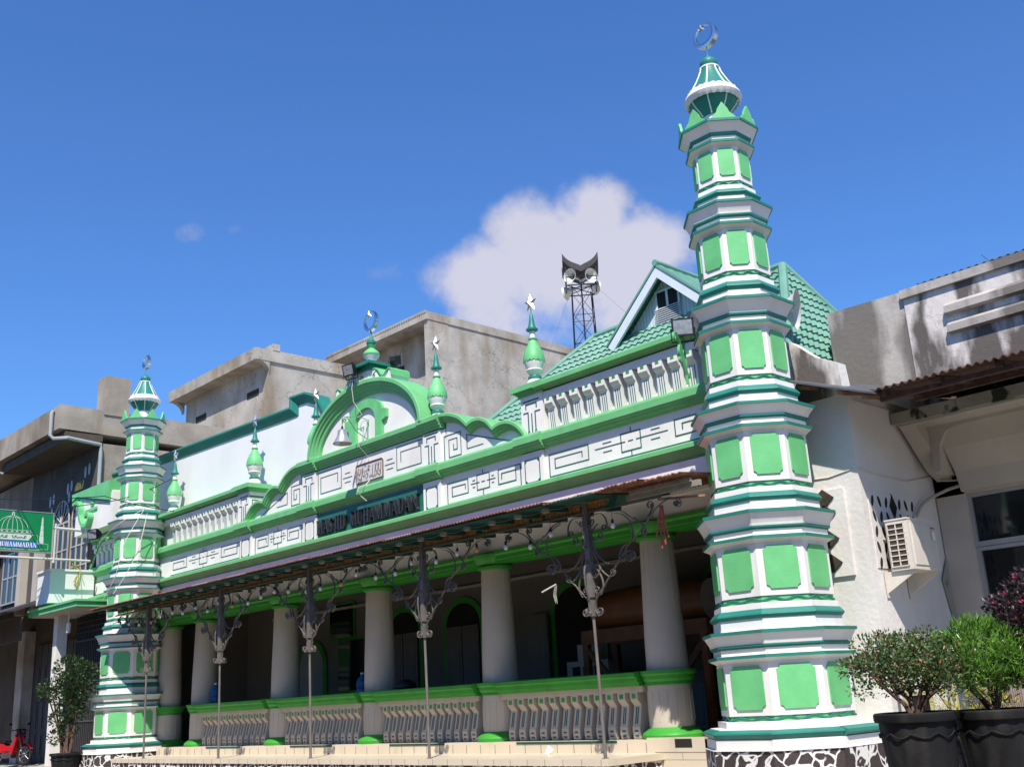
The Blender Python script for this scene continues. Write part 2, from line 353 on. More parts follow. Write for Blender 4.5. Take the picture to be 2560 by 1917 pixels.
far = MB(); far.pz([(-900, -900), (900, -900), (900, 900), (-900, 900)], -.6, -.2); tag(far.build('ground', ASPH), kind='structure')

# ================================================================ minarets
G0 = .45
OCT = PI / 8
TIER = [(1.197, 1.85, .875), (2.664, 3.345, .80), (4.174, 4.86, .71), (5.68, 6.36, .61), (7.26, 7.91, .525), (8.72, 9.28, .43)]
CZ = [(2.238, 1.03), (3.765, .965), (5.24, .885), (6.785, .81), (8.32, .68), (9.665, .625)]
def octl(mb, prof, ms=None, cap=True): mb.lathe(prof, 8, rot=OCT, ms=ms, cap=cap)
def make_minaret(x):
    root = thing('minaret', (x, 0, G0), 'tall', 'minaret', 'tiered minarets at the ends of the facade')
    O = ORG[root.name]; ORG[root.name] = Vector((0, 0, G0))
    b = MB(); octl(b, [(1.14, .2), (1.14, .79)]); b.build('rubble_base', RUBBLE, root)
    b = MB(); octl(b, [(1.165, .793), (1.165, .80), (1.11, .80), (1.11, .922), (1.09, .922), (1.045, 1.045), (.935, 1.05), (.935, 1.131), (.85, 1.132)]); b.build('plinth', WHITE, root)
    b = MB(); octl(b, [(1.05, .923), (1.115, .935), (1.155, .985), (1.15, 1.005), (1.085, 1.03), (1.03, 1.04)]); b.build('base_band', TEAL, root)
    for i, (zb, zt, r) in enumerate(TIER):
        zc, rc = CZ[i]; last = i == 5
        nxt = .36 if last else TIER[i + 1][2]
        t = MB()
        P = [(r - .05, zb - .002), (r, zb), (r, zt), (r + .09, zt + .045), (r + .085, zt + .088), (r + .025, zt + .09), (r + .025, zt + .165), (r + .03, zt + .215)]
        c0, c1 = zt + .215, zc - .042
        for k in range(6):
            f = k / 5; P.append((r + .065 + (rc - .02 - r - .065) * (1 - math.cos(f * PI / 2)) ** .75, c0 + (c1 - c0) * f))
        P += [(rc - .03, zc - .005)]
        wr = nxt + .065
        if not last:
            zn = TIER[i + 1][0]; h = zn - zc
            P += [(wr, zc + .002), (wr - .005, zc + .36 * h), (nxt + .03, zc + .40 * h), (nxt + .035, zc + .62 * h), (nxt + .03, zc + .80 * h), (nxt - .05, zc + .802 * h)]
        else: P += [(.3, zc - .004)]
        octl(t, P); tr = t.build('tier', WHITE, root)
        bd = MB()
        octl(bd, [(r + .06, zt + .046), (r + .105, zt + .046), (r + .105, zt + .086), (r + .06, zt + .086)])
        octl(bd, [(r + .0, zt + .166), (r + .04, zt + .168), (r + .045, zt + .188), (r + .068, zt + .192), (r + .07, zt + .214), (r, zt + .214)])
        octl(bd, [(rc - .05, zc - .04), (rc, zc - .04), (rc, zc), (rc - .05, zc)])
        if not last:
            z0 = zc + .35 * h; z1 = zc + .62 * h
            octl(bd, [(nxt, z0), (nxt + .07, z0), (nxt + .105, z0 + (z1 - z0) * .35), (nxt + .10, z0 + (z1 - z0) * .5), (nxt + .05, z1), (nxt, z1)])
        bd.build('band', TEAL, root)
        # recess with wave moulding under the tier body
        wb = zb - (.066 if i == 0 else .2 * (TIER[i][0] - CZ[i - 1][0]))
        rr = r - .018; wv = MB(); octl(wv, [(rr, wb), (rr, zb)], cap=False); wv.build('recess_band', LG, root)
        w = MB(); pts = []
        ap = (rr + .012); nper = 2
        for k in range(8):
            a0 = OCT + k * PI / 4; p0 = Vector((ap * math.cos(a0), ap * math.sin(a0), 0)); p1 = Vector((ap * math.cos(a0 + PI / 4), ap * math.sin(a0 + PI / 4), 0))
            for q in range(16):
                f = q / 16; p = p0.lerp(p1, f); pts.append((p.x, p.y, (wb + zb) / 2 + .021 * math.cos(2 * PI * nper * f + PI)))
        pts.append(pts[0]); w.tube(pts, .013, 5); w.build('wave_moulding', TEAL, root, smooth=True)
        # raised panels
        for k in range(8):
            am = k * PI / 4; nrm = Vector((math.cos(am), math.sin(am), 0)); tg = Vector((-math.sin(am), math.cos(am), 0))
            apo = r * math.cos(OCT); hw = r * math.sin(OCT) * .72; z0 = zb + .075 if i == 0 else zb + .085; z1 = zt - (.045 if i < 3 else .03); q = min(.05, hw * .22)
            pl = [(-hw + q, z0)] + [(hw - q, z0)]
            def cor(cx, cz, a0, a1): return [(cx + q * math.cos(a0 + (a1 - a0) * j / 4), cz + q * math.sin(a0 + (a1 - a0) * j / 4)) for j in range(5)]
            poly = cor(hw, z0, PI, PI / 2) + cor(hw, z1, -PI / 2, -PI) + cor(-hw, z1, 0, -PI / 2) + cor(-hw, z0, PI / 2, 0)
            pm = MB(); A = [nrm * (apo - .01) + tg * u + Vector((0, 0, zz)) for u, zz in poly]; B = [nrm * (apo + .02) + tg * u + Vector((0, 0, zz)) for u, zz in poly]
            pm.prism(A, B); pm.build('panel', LG, root)
    # crown
    for k in range(8):
        am = k * PI / 4; nrm = Vector((math.cos(am), math.sin(am), 0)); tg = Vector((-math.sin(am), math.cos(am), 0)); Z = Vector((0, 0, 1))
        poly = [(-.19, 0), (.19, 0), (.15, .05), (.10, .09), (.075, .16), (0, .27), (-.075, .16), (-.10, .09), (-.15, .05)]
        mm = MB(); A = [nrm * .535 + tg * u + Z * (9.664 + v) for u, v in poly]; B = [nrm * .575 + tg * u + Z * (9.664 + v) for u, v in poly]; mm.prism(A, B)
        mm.build('merlon', LG, root)
    l = MB(); l.lathe([(.30, 9.655), (.30, 9.70), (.21, 9.76), (.20, 9.99)], 24); l.build('lantern_pedestal', WHITE, root, True)
    l = MB(); l.lathe([(.205, 9.97), (.25, 10.04), (.33, 10.13), (.385, 10.23), (.395, 10.30)], 24); l.build('lantern_bowl', TEAL, root, True)
    l = MB(); n = 64; o = 0
    prof = [(.40, 10.22), (.425, 10.24), (.445, 10.29), (.43, 10.33), (.405, 10.345), (.39, 10.39), (.36, 10.40)]
    l.lathe(prof, 96)
    for j in (0, 5, 6):
        for i in range(96):
            x_, y_, z_ = l.v[j * 96 + i]; l.v[j * 96 + i] = (x_, y_, z_ + (-.022 if j == 0 else .02) * abs(math.sin(PI * i / 4)))
    l.build('scalloped_rim', WHITE, root, True)
    roofp = [(.385, 10.36), (.33, 10.45), (.265, 10.56), (.21, 10.67), (.165, 10.77), (.148, 10.845)]
    l = MB(); l.lathe(roofp, 32); l.build('lantern_roof', TEAL, root, True)
    for k in range(8):
        a = OCT + k * PI / 4; rb = MB(); rb.tube([(math.cos(a) * (r_ + .006), math.sin(a) * (r_ + .006), z_) for r_, z_ in roofp], .014, 5); rb.build('rib', WHITE, root, True)
        rb = MB(); rb.tube([(math.cos(a) * (r_ + .006), math.sin(a) * (r_ + .006), z_) for r_, z_ in [(.21, 9.975), (.25, 10.04), (.33, 10.13), (.39, 10.235)]], .012, 5); rb.build('lower_rib', WHITE, root, True)
    l = MB(); l.lathe([(.13, 10.84), (.158, 10.842), (.158, 10.866), (.12, 10.87)], 24); l.build('collar', WHITE, root)
    l = MB(); l.lathe([(.10, 10.86), (.125, 10.89), (.14, 10.95), (.125, 11.00), (.07, 11.045), (.03, 11.08), (.012, 11.12)], 24); l.build('knob', TEAL, root, True)
    l = MB(); l.tube([(0, 0, 11.08), (0, 0, 11.27)], .012, 8); l.build('pole', CHROME, root)
    l = MB(); cz0 = 11.455; n = 40
    for i in range(n + 1):
        a = R_(128) + (R_(332)) * i / n; f = math.sin(PI * i / n); rO = .215; wi = .014 + .072 * f
        for rr_, yy in ((rO, -.045 * (.3 + .7 * f)), (rO - wi * .5, -.055 * (.3 + .7 * f)), (rO - wi, -.045 * (.3 + .7 * f)), (rO - wi, .045 * (.3 + .7 * f)), (rO, .045 * (.3 + .7 * f))):
            l.v.append((rr_ * math.cos(a), yy, cz0 + rr_ * math.sin(a)))
    for i in range(n):
        for j in range(5): l.f.append((i * 5 + j, i * 5 + (j + 1) % 5, i * 5 + 5 + (j + 1) % 5, i * 5 + 5 + j)); l.m.append(0)
    l.f += [(0, 1, 2, 3, 4), tuple(n * 5 + j for j in range(5))[::-1]]; l.m += [0, 0]
    l.build('crescent', CHROME, root)
    st = MB(); star(st, (-.06, 0, 11.63), .085, .03); st.build('star', CHROME, root)
    return root
def star(mb, c, R, d, tilt=0.2):
    cx, cy, cz = c; vs = []
    for i in range(10):
        a = PI / 2 + tilt + i * PI / 5; r = R if i % 2 == 0 else R * .40
        vs.append((cx + r * math.cos(a), cy, cz + r * math.sin(a)))
    vs += [(cx, cy - d, cz), (cx, cy + d, cz)]
    mb.add(vs, [(i, (i + 1) % 10, 10) for i in range(10)] + [((i + 1) % 10, i, 11) for i in range(10)])
mn = make_minaret(10.0)
mn['label'] = 'large near minaret in white and green tiers at the right end of the facade'
m2 = copy_tree(mn); m2.location.x = -10.1
m2['label'] = 'small-looking far minaret in white and green tiers at the left end of the facade'

# ================================================================ mosque
MQ = thing('mosque', (0, .5, G0), 'white and green mosque with arched pediment, columned porch and rusty iron canopy', 'mosque')
def part(mb, name, mats, parent=MQ, smooth=False): return mb.build(name, mats, parent, smooth)
XL, XR = -14.4, 9.2
FY, PY = .53, .47
w = MB()
w.box(XL, XR, FY, .93, 5.0, 6.05); w.box(XL, XR, .50, .93, 4.15, 5.1); w.box(XL, -11, .56, .93, .5, 4.15)
w.py([(-2.6, 6.0), (2.6, 6.0), (2.6, 6.75), (-2.6, 6.75)], FY, .92)
part(w, 'frieze_wall', WHITE)
# mouldings along the facade
def sq(P, k, dz=0, y0=.53): return [((y0 - (y0 - y) * k) if y < y0 else y, z + dz) for y, z in P]
MID = [(.93, 5.75), (.50, 5.752), (.46, 5.76), (.44, 5.785), (.37, 5.80), (.345, 5.835), (.29, 5.845), (.27, 5.87), (.25, 5.875), (.25, 5.985), (.29, 6.03), (.93, 6.05)]
LOW = [(.6, 4.94), (.47, 4.945), (.455, 4.965), (.41, 4.975), (.40, 4.995), (.385, 5.0), (.37, 5.03), (.31, 5.065), (.29, 5.075), (.25, 5.08), (.25, 5.145), (.29, 5.165), (.6, 5.185)]
MID = sq(MID, .55, .03); LOW = sq(LOW, .72, .015, .46)
def fwd(P, d, dz=.003): return [(y - d if y < .55 else y, z + (dz if z > (P[0][1] + .1) else -dz)) for y, z in P]
m = MB(); m.px(MID, XL, XR)
for a, b in ((1.86, 2.52), (4.72, 5.40)):
    m.px(fwd(MID, .06), a, b); m.px(fwd(MID, .06), -b, -a)
m.px(fwd(MID, .06), -12.9, -12.35)
part(m, 'middle_cornice', CG)
m = MB(); m.px(LOW, XL, XR); part(m, 'lower_cornice', CG)
m = MB(); m.box(XL, XR, .455, .9, 4.45, 4.942); part(m, 'white_fascia', WHITE)
# pilasters
for s in (1, -1):
    for a, b in ((1.93, 2.46), (4.78, 5.32)):
        x0, x1 = (a, b) if s > 0 else (-b, -a)
        p = MB(); p.box(x0, x1, PY, FY + .01, 5.17, 5.76); part(p, 'frieze_pilaster', WHITE)
    x0, x1 = (1.96, 2.5) if s > 0 else (-2.5, -1.96)
    p = MB(); p.box(x0, x1, PY, FY + .01, 6.03, 6.74); part(p, 'upper_pilaster', WHITE)
# recessed name board
p = MB(); p.box(-1.925, 1.925, .505, .54, 5.18, 5.76); nb = part(p, 'name_board', paint('board_teal_green', (.02, .13, .10), .5, .1, 3, .2, (.03, .08, .06), 4))
# painted line patterns
LONG = [[(9.15, 5.25), (5.42, 5.25), (5.42, 5.64), (6.36, 5.64), (6.36, 5.38), (5.56, 5.38), (5.56, 5.55), (6.21, 5.55), (6.21, 5.46)], [(7.1, 5.65), (7.52, 5.65), (7.52, 5.35), (7.1, 5.35), (7.1, 5.65)], [(7.32, 5.73), (7.32, 5.66)], [(7.31, 5.34), (7.31, 5.26)], [(6.52, 5.51), (7.18, 5.51)], [(7.43, 5.51), (8.08, 5.51)], [(6.7, 5.58), (6.88, 5.58)], [(6.7, 5.43), (6.88, 5.43)], [(7.75, 5.59), (7.92, 5.59)], [(7.74, 5.43), (7.91, 5.43)], [(7.26, 5.51), (7.35, 5.51)], [(9.15, 5.64), (8.23, 5.64), (8.23, 5.38), (9.0, 5.38), (9.0, 5.56), (8.38, 5.56), (8.38, 5.47)]]
SHORT = [[(3.14, 5.45), (3.14, 5.54), (2.75, 5.54), (2.75, 5.36), (3.22, 5.36), (3.22, 5.63), (2.61, 5.63), (2.61, 5.23), (4.68, 5.23), (4.68, 5.63), (4.08, 5.63), (4.08, 5.36), (4.55, 5.36), (4.55, 5.55), (4.17, 5.55), (4.17, 5.45)], [(3.48, 5.64), (3.83, 5.64), (3.83, 5.36), (3.48, 5.36), (3.48, 5.64)], [(3.65, 5.72), (3.65, 5.65)], [(3.65, 5.35), (3.65, 5.24)], [(3.31, 5.5), (3.54, 5.5)], [(3.77, 5.5), (3.99, 5.5)], [(3.36, 5.56), (3.42, 5.56)], [(3.36, 5.43), (3.41, 5.43)], [(3.9, 5.56), (3.95, 5.56)], [(3.9, 5.43), (3.95, 5.43)], [(3.61, 5.5), (3.7, 5.5)]]
TRI = [[(2.84, 6.38), (2.84, 6.27), (2.95, 6.27), (2.95, 6.49), (2.7, 6.49), (2.7, 6.14), (3.06, 6.14), (3.06, 6.59), (2.56, 6.59), (2.56, 6.09), (4.5, 6.09), (3.24, 6.49), (3.24, 6.21), (3.7, 6.21)]]
CEN = [[(.05, 6.09), (1.93, 6.09), (1.93, 6.69), (1.01, 6.69), (1.01, 6.21), (1.82, 6.21), (1.82, 6.57), (1.15, 6.57), (1.15, 6.37)], [(.67, 6.49), (.86, 6.49)], [(.6, 6.39), (.93, 6.39)], [(.66, 6.29), (.87, 6.29)]]
UPIL = [[(2.03, 6.70), (2.42, 6.70)], [(2.09, 6.56), (2.09, 6.64), (2.36, 6.64), (2.36, 6.56)], [(2.03, 6.49), (2.14, 6.49), (2.14, 6.15)], [(2.23, 6.45), (2.23, 6.09)], [(2.44, 6.48), (2.32, 6.48), (2.32, 6.15)]]
def lines(mb, L, y, mir=False, w=.009, d=.005):
    for P in L:
        for i in range(len(P) - 1):
            (xa, za), (xb, zb) = P[i], P[i + 1]
            if mir: xa, xb = -xa, -xb
            if xa > xb: xa, za, xb, zb = xb, zb, xa, za
            dx, dz = xb - xa, zb - za; Ln = math.hypot(dx, dz) or 1; ux, uz = dx / Ln, dz / Ln; e = w * .9
            xa -= ux * e; za -= uz * e; xb += ux * e; zb += uz * e; dd = d + .0013 * (i % 3)
            mb.py([(xa + uz * w, za - ux * w), (xb + uz * w, zb - ux * w), (xb - uz * w, zb + ux * w), (xa - uz * w, za + ux * w)], y - dd, y + .004)
def corner_frame(mb, x0, x1, z0, z1, y, mir):
    L = [[(x0, z0), (x1, z0), (x1, z1), (x0, z1), (x0, z0)]]; lines(mb, L, y, mir)
    for cx, a in ((x0, 0), (x1, PI / 2)):
        for cz, sgn in ((z0, 1), (z1, -1)):
            P = [(cx, cz)] + [(cx + (.05 * math.cos(t)) * (1 if a == 0 else -1), cz + sgn * .05 * math.sin(t)) for t in [k * PI / 8 for k in range(5)]]
            if mir: P = [(-x, z) for x, z in P]
            mb.py(P, y - .010, y)
pt = MB()
for mir in (False, True):
    lines(pt, LONG, FY, mir); lines(pt, SHORT, FY, mir); lines(pt, TRI, FY, mir); lines(pt, CEN, FY, mir); lines(pt, UPIL, PY, mir, .012)
    corner_frame(pt, 2.02, 2.37, 5.22, 5.635, PY, mir); corner_frame(pt, 4.86, 5.23, 5.22, 5.635, PY, mir)
    for cx, cz in ((2.14, 6.12), (2.23, 6.065), (2.32, 6.12)):
        cx = -cx if mir else cx
        lines(pt, [arcp(cx, cz - .0, .022, .028, 0, 2 * PI, 10)], PY, False, .006)
lines(pt, [[(-12.2, 5.25), (-11.2, 5.25), (-11.2, 5.62), (-12.2, 5.62), (-12.2, 5.36), (-11.5, 5.36)], [(-12.85, 5.25), (-12.5, 5.25), (-12.5, 5.62), (-12.85, 5.62), (-12.85, 5.25)], [(-14.2, 5.25), (-13.1, 5.25), (-13.1, 5.62), (-14.2, 5.62), (-14.2, 5.25)]], FY)
part(pt, 'line_pattern', DKLINE)

# scalloped shoulders, pediment cornice and arch
SC = [(2.45, 6.995), (2.72, 6.98), (2.98, 6.92), (3.22, 6.80), (3.42, 6.63), (3.58, 6.67), (3.78, 6.655), (3.98, 6.56), (4.14, 6.40), (4.32, 6.44), (4.55, 6.42), (4.76, 6.32), (4.95, 6.14), (5.04, 5.97)]
SEC_K = .55
SC = [(x, z + .04) for x, z in SC]
SCs = []
for seg in (SC[:5], SC[4:9], SC[8:]): SCs += smoothpath(seg, 4)[(1 if SCs else 0):]
SEC = [(.93, 0), (.27, 0), (.25, .015), (.25, .065), (.29, .075), (.305, .10), (.36, .11), (.375, .14), (.44, .15), (.455, .175), (.54, .18), (.93, .18)]
SEC = sq(SEC, .55)
for s in (1, -1):
    P = [(s * x, z) for x, z in SCs]
    if s < 0: P = P[::-1]
    sw = MB(); sw.sweep(P, SEC); part(sw, 'scalloped_cornice', CG)
    inn = [(s * x, z - .10) for x, z in SCs if x < 4.97]; inn = [(s * 2.603, 5.99)] + [p for p in inn if abs(p[0]) > 2.603] + [(s * 4.95, 5.99)]
    sw = MB(); sw.py(inn, FY, .90); part(sw, 'shoulder_wall', WHITE)
PED = [(.93, 6.73), (.50, 6.732), (.46, 6.74), (.45, 6.78), (.38, 6.79), (.365, 6.835), (.30, 6.848), (.285, 6.88), (.25, 6.89), (.25, 6.975), (.30, 7.0), (.93, 7.02)]
PED = sq(PED, .5, .04)
sw = MB(); sw.px(PED, -2.6, 2.6); sw.px(fwd(PED, .055), 1.9, 2.56); sw.px(fwd(PED, .055), -2.56, -1.9); part(sw, 'pediment_cornice', CG)
AR = [(-x, z) for x, z in arcp(0, 7.0, 2.09, 1.36, 0, PI, 40)]
ASEC = [(.93, 0), (.25, 0), (.23, .02), (.23, .09), (.28, .10), (.295, .15), (.35, .165), (.365, .22), (.42, .235), (.44, .31), (.54, .315), (.93, .315)]
ASEC = sq(ASEC, .7)
sw = MB(); sw.sweep(AR, ASEC); part(sw, 'arch_moulding', CG)
sw = MB(); sw.py(arcp(0, 7.0, 1.95, 1.22, 0, PI, 30), FY, .90); part(sw, 'tympanum', WHITE)
# horseshoe relief
HO = [(-.60, 7.0), (-.60, 7.36), (-.76, 7.42), (-.76, 7.60), (-.62, 7.62)] + [(-.62 * math.cos(a), 7.60 + .36 * math.sin(a)) for a in [PI * k / 14 for k in range(1, 14)]] + [(.62, 7.62), (.76, 7.60), (.76, 7.42), (.60, 7.36), (.60, 7.0)]
HI = [(.36, 7.0), (.36, 7.50)] + [(.36 * math.cos(a), 7.50 + .27 * math.sin(a)) for a in [PI * k / 12 for k in range(1, 12)]] + [(-.36, 7.50), (-.36, 7.0)]
sw = MB(); sw.py(HO + HI, .455, .535); part(sw, 'horseshoe_relief', LG)
# top pedestal with scrolls
sw = MB(); sw.box(-.30, .30, .40, .92, 8.28, 8.56); part(sw, 'pedestal', WHITE)
sw = MB(); sw.box(-.35, .35, .36, .96, 8.56, 8.66); sw.box(-.45, .45, .26, 1.06, 8.66, 8.72); sw.box(-.38, -.30, .385, .45, 8.2, 8.56); sw.lathe([(.0, 0)], 3) if False else None
part(sw, 'pedestal_cap', TEAL)
ring = MB(); ring.add([(.055 * math.cos(a) * f + .0, .392, 8.42 + .065 * math.sin(a) * f) for f in (1, .6) for a in [2 * PI * k / 16 for k in range(16)]], [(k, (k + 1) % 16, 16 + (k + 1) % 16, 16 + k) for k in range(16)]); part(ring, 'ring_ornament', DKLINE)
for s in (1, -1):
    o = [(.30, 8.26), (.30, 8.54), (.46, 8.55), (.58, 8.47), (.66, 8.36), (.76, 8.31), (.86, 8.38), (.95, 8.43), (1.03, 8.38), (1.04, 8.25), (.99, 8.13), (.9, 8.1)]
    sw = MB(); sw.py([(s * x, z) for x, z in o], .42, .88); part(sw, 'side_scroll', WHITE)
    t = MB(); P = strap([(.40, 8.44), (.5, 8.47), (.6, 8.36), (.72, 8.24), (.84, 8.30), (.93, 8.38)], (.045, 1, 1.2, 10), None); t.ribbon([(s * x, .418, z) for x, z in P], (0, 1, 0), .004, .009); part(t, 'scroll_line', DKLINE)
    cap = MB(); cap.sweep([(s * x, z) for x, z in (o[1:10] if s > 0 else o[1:10][::-1])], [(.9, -.012), (.40, -.012), (.40, .008), (.9, .008)]); part(cap, 'scroll_top', LG)
# balustrade
TOPC = [(.97, 6.785), (.48, 6.786), (.44, 6.79), (.42, 6.80), (.33, 6.815), (.30, 6.83), (.23, 6.835), (.21, 6.84), (.21, 6.915), (.25, 6.93), (.99, 6.95)]
TOPC = sq(TOPC, .6, .035, .48)
def balustrade(x0, x1, n, start, step):
    b = MB(); b.box(x0, x1, .64, .93, 6.03, 6.80); b.box(x0, x1, .47, .93, 6.66, 6.79); part(b, 'balustrade_wall', WHITE)
    for i in range(n):
        x = start + i * step; wd = .19
        k = MB(); k.px([(.65, 6.06), (.545, 6.08), (.52, 6.47), (.47, 6.50), (.44, 6.55), (.44, 6.645), (.65, 6.645)], x, x + wd)
        # slots
        for q in range(3):
            cx = x + .05 + q * .045; k.prism([(cx - .008, .5435, 6.10), (cx + .008, .5435, 6.10), (cx + .008, .5195, 6.43), (cx - .008, .5195, 6.43)], [(cx - .008, .56, 6.10), (cx + .008, .56, 6.10), (cx + .008, .55, 6.43), (cx - .008, .55, 6.43)], 1)
        k.box(x + .06, x + .13, .436, .45, 6.60, 6.645, 2)
        part(k, 'baluster', [WHITE, DKLINE, BG])
balustrade(5.35, XR, 12, 5.47, .312); balustrade(XL, -5.35, 12, -5.47 - .19 - 11 * .312, .312)
for i in range(8):
    x = -14.2 + i * .33
    k = MB(); k.px([(.65, 6.06), (.545, 6.08), (.52, 6.47), (.44, 6.52), (.44, 6.645), (.65, 6.645)], x, x + .19); part(k, 'baluster', [WHITE])
b = MB(); b.px(TOPC, 5.30, XR + .15); part(b, 'balustrade_cornice', CG)
b = MB(); b.px(TOPC, XL, -5.30); part(b, 'balustrade_cornice', CG)
for s in (1, -1):
    a, c = (4.86, 5.42) if s > 0 else (-5.42, -4.86)
    b = MB(); b.box(a, c, .45, .95, 6.03, 6.81); part(b, 'corner_pier', WHITE)
    t = MB(); ins = [(a - .05, .0, 6.70), ]
    for dy, z0, z1 in ((.0, 6.80, 6.835), (.03, 6.835, 6.865), (.06, 6.865, 6.885), (.10, 6.885, 6.975)): t.box(a - dy - .03, c + dy + .03, .42 - dy, .98 + dy * .3, z0 + .001 * s, z1)
    t.box(a - .1, c + .1, .35, 1.0, 6.975, 7.0); part(t, 'pier_cap', CG)
    pl = MB(); u = [[(x + (4.86 - 1.98) + .02, z) for x, z in P] for P in UPIL]; lines(pl, u, .45, s < 0, .012)
    for cx, cz in ((2.14, 6.12), (2.23, 6.065), (2.32, 6.12)): lines(pl, [arcp(s * (cx + 2.90), cz, .022, .028, 0, 2 * PI, 10)], .45, False, .006)
    if s < 0:
        for yy in (.60,): pl.box(-4.862, -4.853, .52, .535, 6.15, 6.6); pl.box(-4.862, -4.853, .88, .895, 6.3, 6.6); pl.box(-4.862, -4.853, .52, .895, 6.585, 6.605)
        pl.box(-4.862, -4.851, .45, .95, 6.665, 6.70)
    part(pl, 'pier_line_pattern', DKLINE)
# finials
def finial(x, z=7.05, y=.68, st=True):
    rt = MB(); P = [(.165, 0), (.165, .05), (.15, .11), (.115, .155), (.10, .16)]; rt.lathe([(r, z + h - .06) for r, h in P], 24, x, y); rt = rt.build('finial', WHITE, MQ, True)
    def pc(nm, P, mt):
        q = MB(); q.lathe([(r, z + h) for r, h in P], 24, x, y); return q.build(nm, mt, rt, True)
    pc('ring', [(.095, .09), (.12, .10), (.128, .13), (.12, .16), (.09, .17)], TEAL)
    pc('cup', [(.085, .165), (.10, .20), (.145, .25), (.16, .27), (.152, .285), (.14, .29), (.17, .36), (.196, .44), (.20, .475)], WHITE)
    g = MB(); n = 32; pr = [(.203, .455), (.203, .50), (.19, .57), (.16, .66), (.115, .75), (.078, .83), (.06, .865), (.078, .875), (.082, .895), (.06, .91)]
    g.lathe([(r, z + h) for r, h in pr], 96, x, y)
    for i in range(96):
        a_ = g.v[i]; g.v[i] = (a_[0], a_[1], a_[2] - .022 * abs(math.sin(PI * i / 6)))
    g.build('bulb', LG, rt, True)
    pc('neck', [(.055, .90), (.052, 1.07)], WHITE)
    pc('spire', [(.06, 1.04), (.108, 1.055), (.112, 1.085), (.085, 1.10), (.06, 1.17), (.045, 1.27), (.03, 1.37), (.012, 1.40), (.012, 1.50)], TEAL)
    if st: s_ = MB(); star(s_, (x, y, z + 1.60), .175, .06, random.uniform(-.15, .3)); s_.build('star', CHROME, rt)
    return rt
for x in (5.04, 2.21, -2.25, -5.04, -9.42, -14.15): finial(x)
# crescent finial on the pedestal
z = 8.72; y = .66
rt = MB(); rt.lathe([(.16, z - .01), (.16, z + .03), (.09, z + .07), (.07, z + .10), (.09, z + .16), (.165, z + .24), (.185, z + .30)], 24, 0, y); rt = rt.build('crescent_finial', WHITE, MQ, True)
q = MB(); q.lathe([(.19, z + .285), (.192, z + .31), (.15, z + .37), (.09, z + .42), (.055, z + .45), (.07, z + .47), (.10, z + .53), (.06, z + .545)], 24, 0, y); q.build('bulb', LG, rt, True)
q = MB(); q.lathe([(.06, z + .54), (.105, z + .55), (.108, z + .60), (.07, z + .65), (.035, z + .70), (.018, z + .80), (.018, z + .86)], 24, 0, y); q.build('spire', TEAL, rt, True)
q = MB(); n = 36
for i in range(n + 1):
    a = R_(125) + R_(335) * i / n; f = math.sin(PI * i / n); wi = .01 + .05 * f; h = .045 * (.3 + .7 * f)
    for rr_, yy in ((.235, -h), (.235 - wi, -h), (.235 - wi, h), (.235, h)): q.v.append((rr_ * math.cos(a), y + yy, z + 1.09 + rr_ * 1.03 * math.sin(a)))
for i in range(n):
    for j in range(4): q.f.append((i * 4 + j, i * 4 + (j + 1) % 4, i * 4 + 4 + (j + 1) % 4, i * 4 + 4 + j)); q.m.append(0)
q.f += [(0, 1, 2, 3), (n * 4 + 3, n * 4 + 2, n * 4 + 1, n * 4)]; q.m += [0, 0]
q.build('crescent', CHROME, rt)
q = MB(); star(q, (-.05, y, z + 1.27), .10, .04); q.build('star', CHROME, rt)

